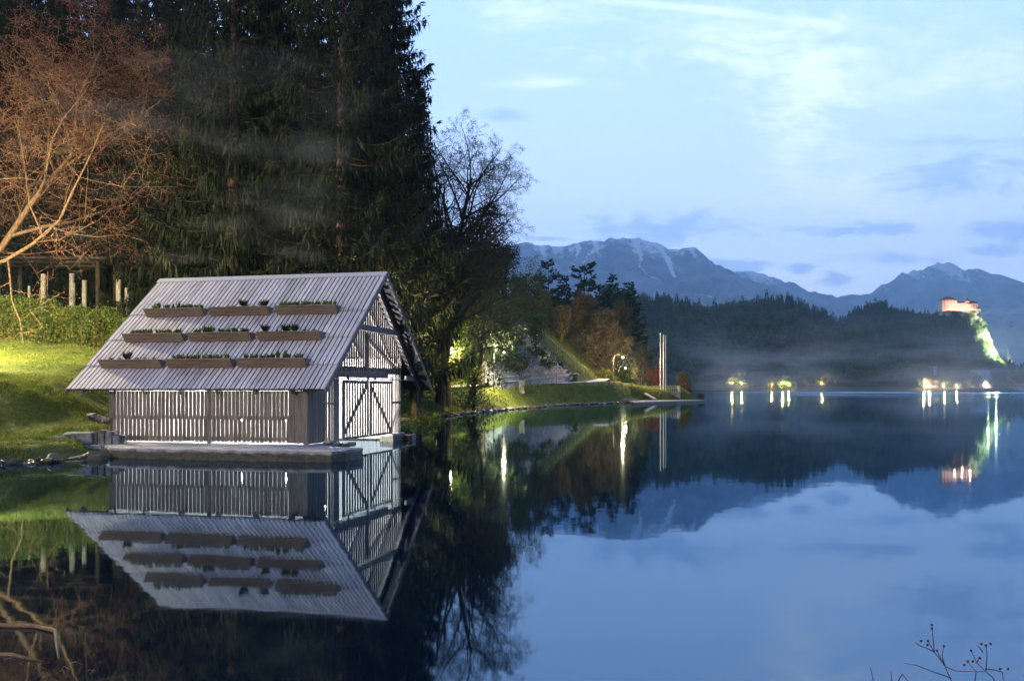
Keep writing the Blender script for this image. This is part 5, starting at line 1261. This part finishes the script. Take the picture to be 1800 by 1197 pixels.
# ------------------------------------------------------------------ stones on the shore
def rock_mesh(seed, flat=.55):
    rr = random.Random(seed); b = bmesh_ico(rr, flat); return b
def bmesh_ico(rr, flat):
    import bmesh
    bm = bmesh.new(); bmesh.ops.create_icosphere(bm, subdivisions=2, radius=1)
    pl = [(Vector((rr.gauss(0, 1), rr.gauss(0, 1), rr.gauss(0, 1))).normalized(), rr.uniform(.55, .9)) for _ in range(9)]
    for v in bm.verts:
        for n_, d in pl:
            e = v.co.dot(n_) - d
            if e > 0: v.co -= n_ * e
        v.co += Vector((rr.gauss(0, 1), rr.gauss(0, 1), rr.gauss(0, 1))) * .025; v.co.z *= flat
    me = bpy.data.meshes.new('shore_stone'); bm.to_mesh(me); bm.free(); me.materials.append(M['stone']); return me
RK = [rock_mesh(i, f) for i, f in ((1, .5), (2, .65), (3, .4), (4, .7), (5, .55))]
rr = random.Random(5)
def put_rock(x, y, z, s_, label, group, i=None, sx=1.0):
    o = bpy.data.objects.new('shore_stone', RK[rr.randrange(5) if i is None else i]); col.objects.link(o); o.location = (x, y, z); o.scale = (s_ * rr.uniform(.9, 1.6) * sx, s_ * rr.uniform(.7, 1.1), s_ * rr.uniform(.7, 1.1)); o.rotation_euler = (rr.uniform(-.2, .2), rr.uniform(-.2, .2), rr.uniform(0, 3))
    tag(o, label, 'stone', group); return o
for (p0, p1), n, smin, smax, lab, grp in ((((-13.6, 24.3), (-12.0, 27.3)), 16, .10, .28, 'dark wet stone at the foot of the left bank', 'stones at the foot of the left bank'), (((-24, 23.1), (-13.6, 24.3)), 34, .12, .30, 'dark wet stone at the foot of the left bank', 'stones at the foot of the left bank'),
                     (((-9.2, 42), (-8.2, 49)), 22, .12, .3, 'dark stone in the kerb of stones along the right bank', 'stones lining the right bank'), (((-8.2, 49), (-6.9, 57)), 34, .12, .34, 'dark stone in the kerb of stones along the right bank', 'stones lining the right bank'), (((-6.9, 57), (-5.2, 70)), 40, .14, .36, 'dark stone in the kerb of stones along the right bank', 'stones lining the right bank'),
                     (((-5.2, 70), (-2.6, 83)), 34, .16, .36, 'dark stone in the kerb of stones along the right bank', 'stones lining the right bank'), (((-2.6, 83), (0, 93.5)), 26, .16, .38, 'dark stone in the kerb of stones along the right bank', 'stones lining the right bank'), (((0, 93.5), (7.1, 118.5)), 50, .18, .4, 'dark stone in the kerb of stones along the right bank', 'stones lining the right bank'), (((7.1, 118.5), (16, 136)), 30, .2, .4, 'dark stone in the kerb of stones along the right bank', 'stones lining the right bank')):
    for i in range(n):
        u = (i + rr.random()) / n; x = p0[0] + (p1[0] - p0[0]) * u + rr.uniform(-.15, .25); y = p0[1] + (p1[1] - p0[1]) * u + rr.uniform(-.15, .15); put_rock(x, y, rr.uniform(-.02, .10), rr.uniform(smin, smax), lab, grp)
# flat slabs and ledges on the left bank
for (px, py, Y, w_, h_, d_2, lb) in ((105, 757, 29.2, .75, .16, .5, 'pale stone slab tilted on the left bank'), (138, 760, 29.4, .95, .34, .45, 'dark block with a pale top left of the boathouse'), (160, 768, 28.9, 1.1, .22, .5, 'long flat ledge stone in front of the wall opening'), (178, 776, 28.4, .8, .30, .5, 'dark block touching the concrete landing'), (125, 800, 26.4, .9, .14, .5, 'flat grey slab at the water edge under the left bank'), (155, 797, 26.9, 1.0, .22, .45, 'flat grey slab nearest the landing at the water edge'), (96, 804, 25.8, .8, .12, .5, 'flat grey slab furthest left at the water edge')):
    X = (px - 900) / F * Y; z = gz1(X, Y); m = MB(); q = random.Random(px); pts = [(-.5, -.5), (.45, -.55), (.52, .4), (-.4, .5)]
    P = [(a * w_ + q.uniform(-.06, .06), b_ * d_2 + q.uniform(-.05, .05), 0) for a, b_ in pts]; T_ = [(a * w_ * .93, b_ * d_2 * .9, h_ + q.uniform(-.04, .05)) for a, b_ in pts]; m.hexa(P + T_)
    o = m.build('stone_slab', M['stone'], None, bevel=.02); o.location = (X, Y, z - .05); o.rotation_euler = (q.uniform(-.08, .08), q.uniform(-.1, .1), q.uniform(-.3, .3)); tag(o, lb, 'stone slab')
m = MB()
for i in range(7): m.tube([(-.35 + .02 * i, 0, -.1), (-.35 + .02 * i, 0, .5)], .02, 4)
pw = empty('culvert_wall', ((186 - 900) / F * 29.6, 29.6, .15)); tag(pw, 'low rounded stone culvert wall against the left corner of the boathouse', 'wall'); pw.rotation_euler = (0, 0, -.1)
m = MB()
for j in range(5): a0 = math.pi * j / 4; m.box(-.62 + j * .24, -.40 + j * .24, -.25, .25, 0, .42 + .16 * math.sin(a0), .3 + .1 * j)
m.build('stones', M['stone'], pw, bevel=.05)
for i, (px, py) in enumerate(((160, 692), (170, 697), (178, 702), (186, 706), (176, 692), (188, 697), (166, 703))):
    Y = 36.5; X = (px - 900) / F * Y; Y = 33.5; X = (px - 900) / F * Y; put_rock(X, Y, gz1(X, Y) + .06, .20, 'pale limestone block heaped beside the left gable', 'pale blocks beside the left gable').data
# ------------------------------------------------------------------ dead branch in the water and dry stems near the viewer
m = MB(); A_ = lambda px, py: Vector(((px - 900) / F * (CZ * F / (py - HY)), CZ * F / (py - HY), 0))
p1, p2, p3, p4 = A_(-60, 1100), A_(60, 1103), A_(97, 1112), A_(104, 1160)
m.tube([p1 + Vector((0, 0, -.01)), (p1 + p2) / 2 + Vector((0, 0, .012)), p2 + Vector((0, 0, .015)), p3 + Vector((0, 0, .02)), p4 + Vector((0, 0, -.01)), p4 + Vector((.01, -.06, -.06))], [.022, .02, .018, .016, .010, .006], 8)
m.tube([A_(-60, 1150) + Vector((0, 0, -.005)), A_(20, 1152) + Vector((0, 0, .008)), A_(75, 1163) + Vector((0, 0, .0)), A_(92, 1158) + Vector((0, 0, -.02))], [.018, .016, .010, .005], 8)
for i in range(14): a = A_(20 + i * 12, 1160 + (i * 37) % 30); m.tube([a + Vector((0, 0, -.02)), a + Vector((rr.uniform(-.08, .08), rr.uniform(-.08, .08), .02)), a + Vector((rr.uniform(-.15, .15), rr.uniform(-.1, .1), -.02))], [.004, .003, .002], 4)
o = m.build('sunken_branch', mat('wet_brown_branch', (.09, .05, .025), .7, (.16, .09, .045), 20), None, smooth=True); tag(o, 'brown dead branch lying in the dark water at the lower left', 'branch')
nb = MB(); nb.box(-6, 6, -4, 2.05, -1.5, .55); ob = nb.build('near_bank', M['dirt'], None, bevel=.3); tag(ob, kind='structure')
mst = mat('dry_dark_stem', (.035, .020, .022), .8, (.07, .035, .03), 20)
YS = 3.3
def stem_plant(paths_, heads, label):
    o = empty('dry_weed', at(paths_[0][0][0], 1197, YS) - Vector((0, 1.2, 0))); o.location.z = .5; tag(o, label, 'weed', 'dry weeds at the lower right edge')
    m = MB()
    for P in paths_:
        pts = [at(x, y, YS + .15 * math.sin(x * .05)) - o.location for x, y in P]; m.tube(pts, [.0020] + [.0015] * (len(pts) - 2) + [.001], 6)
    root = at(*paths_[0][0], YS) - o.location; m.tube([(0, 0, 0), (root.x * .4, root.y * .35, root.z * .4), tuple(root)], .005, 6); m.build('stems', mst, o)
    if heads:
        m = MB()
        for x, y in heads: m.ball(at(x, y, YS + .15 * math.sin(x * .05)) - o.location, .0048, 7, 5)
        m.build('seed_heads', mst, o)
stem_plant([[(1678, 1210), (1661, 1170), (1642, 1145), (1631, 1126)], [(1642, 1145), (1640, 1118), (1638, 1104)], [(1642, 1145), (1628, 1138), (1618, 1135), (1608, 1128)], [(1672, 1191), (1640, 1180), (1612, 1169), (1590, 1165)], [(1661, 1170), (1656, 1152), (1659, 1135)], [(1664, 1172), (1682, 1179), (1730, 1180)], [(1661, 1168), (1650, 1150), (1647, 1143)]], [(1638, 1104), (1638, 1098), (1619, 1126), (1631, 1126), (1630, 1133), (1647, 1143), (1659, 1135)], 'dry branching weed with dark seed heads, left one at the lower right')
stem_plant([[(1756, 1212), (1745, 1190), (1731, 1178), (1717, 1164), (1707, 1143)], [(1733, 1178), (1735, 1150), (1733, 1134)], [(1712, 1210), (1716, 1180), (1700, 1162)], [(1735, 1175), (1750, 1177), (1762, 1181), (1764, 1200)], [(1728, 1146), (1722, 1138), (1718, 1135)], [(1717, 1164), (1721, 1157)]], [(1707, 1143), (1725, 1131), (1733, 1134), (1741, 1131), (1701, 1162), (1710, 1162), (1722, 1156), (1695, 1168), (1758, 1175), (1772, 1175)], 'dry branching weed with many seed heads, rightmost at the lower edge')
stem_plant([[(1537, 1210), (1534, 1190), (1530, 1173)]], [], 'single dry stem, leftmost at the lower right edge'); stem_plant([[(1568, 1210), (1567, 1190), (1566, 1178)]], [], 'single dry stem just right of the leftmost one'); stem_plant([[(1577, 1200), (1586, 1184), (1596, 1197), (1600, 1210)]], [], 'dry stem bent over into an arch')

# ------------------------------------------------------------------ mist over the far water
def mist(name, x0, x1, y0, y1, z0, z1, dens, sc_, lo, hi, colr=(.85, .92, 1.0)):
    m = bpy.data.materials.new(name); m.use_nodes = True; q = N(m.node_tree); q.n.clear()
    p = q.new('ShaderNodeVolumePrincipled'); q.put(p.inputs['Color'], colr); p.inputs['Anisotropy'].default_value = .4
    tcn = q.new('ShaderNodeTexCoord'); v = tcn.outputs['Object']; g = q.new('ShaderNodeSeparateXYZ'); q.put(g.inputs[0], tcn.outputs['Generated'])
    n = q.ss(q.noise(q.map(v, (sc_, sc_ * .6, sc_ * 4)), 1, 4, .6, .3), lo, hi)
    f = q.m('MULTIPLY', q.ss(g.outputs[2], 1.0, .25), q.m('MULTIPLY', q.ss(g.outputs[0], 0, .25), q.ss(g.outputs[0], 1, .75)))
    f = q.m('MULTIPLY', f, q.m('MULTIPLY', q.ss(g.outputs[1], 0, .2), q.ss(g.outputs[1], 1, .8)))
    q.put(p.inputs['Density'], q.m('MULTIPLY', q.m('MULTIPLY', n, f), dens)); o = q.new('ShaderNodeOutputMaterial'); q.l.new(p.outputs[0], o.inputs['Volume'])
    m.cycles.volume_step_rate = 2.0
    b = MB(); b.box(x0, x1, y0, y1, z0, z1); return tag(b.build(name, m), kind='stuff')
mist('mist', -24, -5, 40.8, 46.5, 8, 22, .035, .16, .50, .72, (.9, .92, .95))
mist('mist', 60, 620, 430, 948, .6, 60, .0032, .014, .46, .66)

# ------------------------------------------------------------------ haze
hz = MB(); hz.box(-9000, 12000, -120, 12600, -3, 2100)
hm = bpy.data.materials.new('haze_air'); hm.use_nodes = True; q = N(hm.node_tree); q.n.clear()
pv = q.new('ShaderNodeVolumePrincipled'); pv.inputs['Color'].default_value = (.46, .71, 1.0, 1); pv.inputs['Density'].default_value = 1.1e-4; pv.inputs['Anisotropy'].default_value = .6
oo = q.new('ShaderNodeOutputMaterial'); q.l.new(pv.outputs[0], oo.inputs['Volume'])
tag(hz.build('haze', hm), kind='stuff')
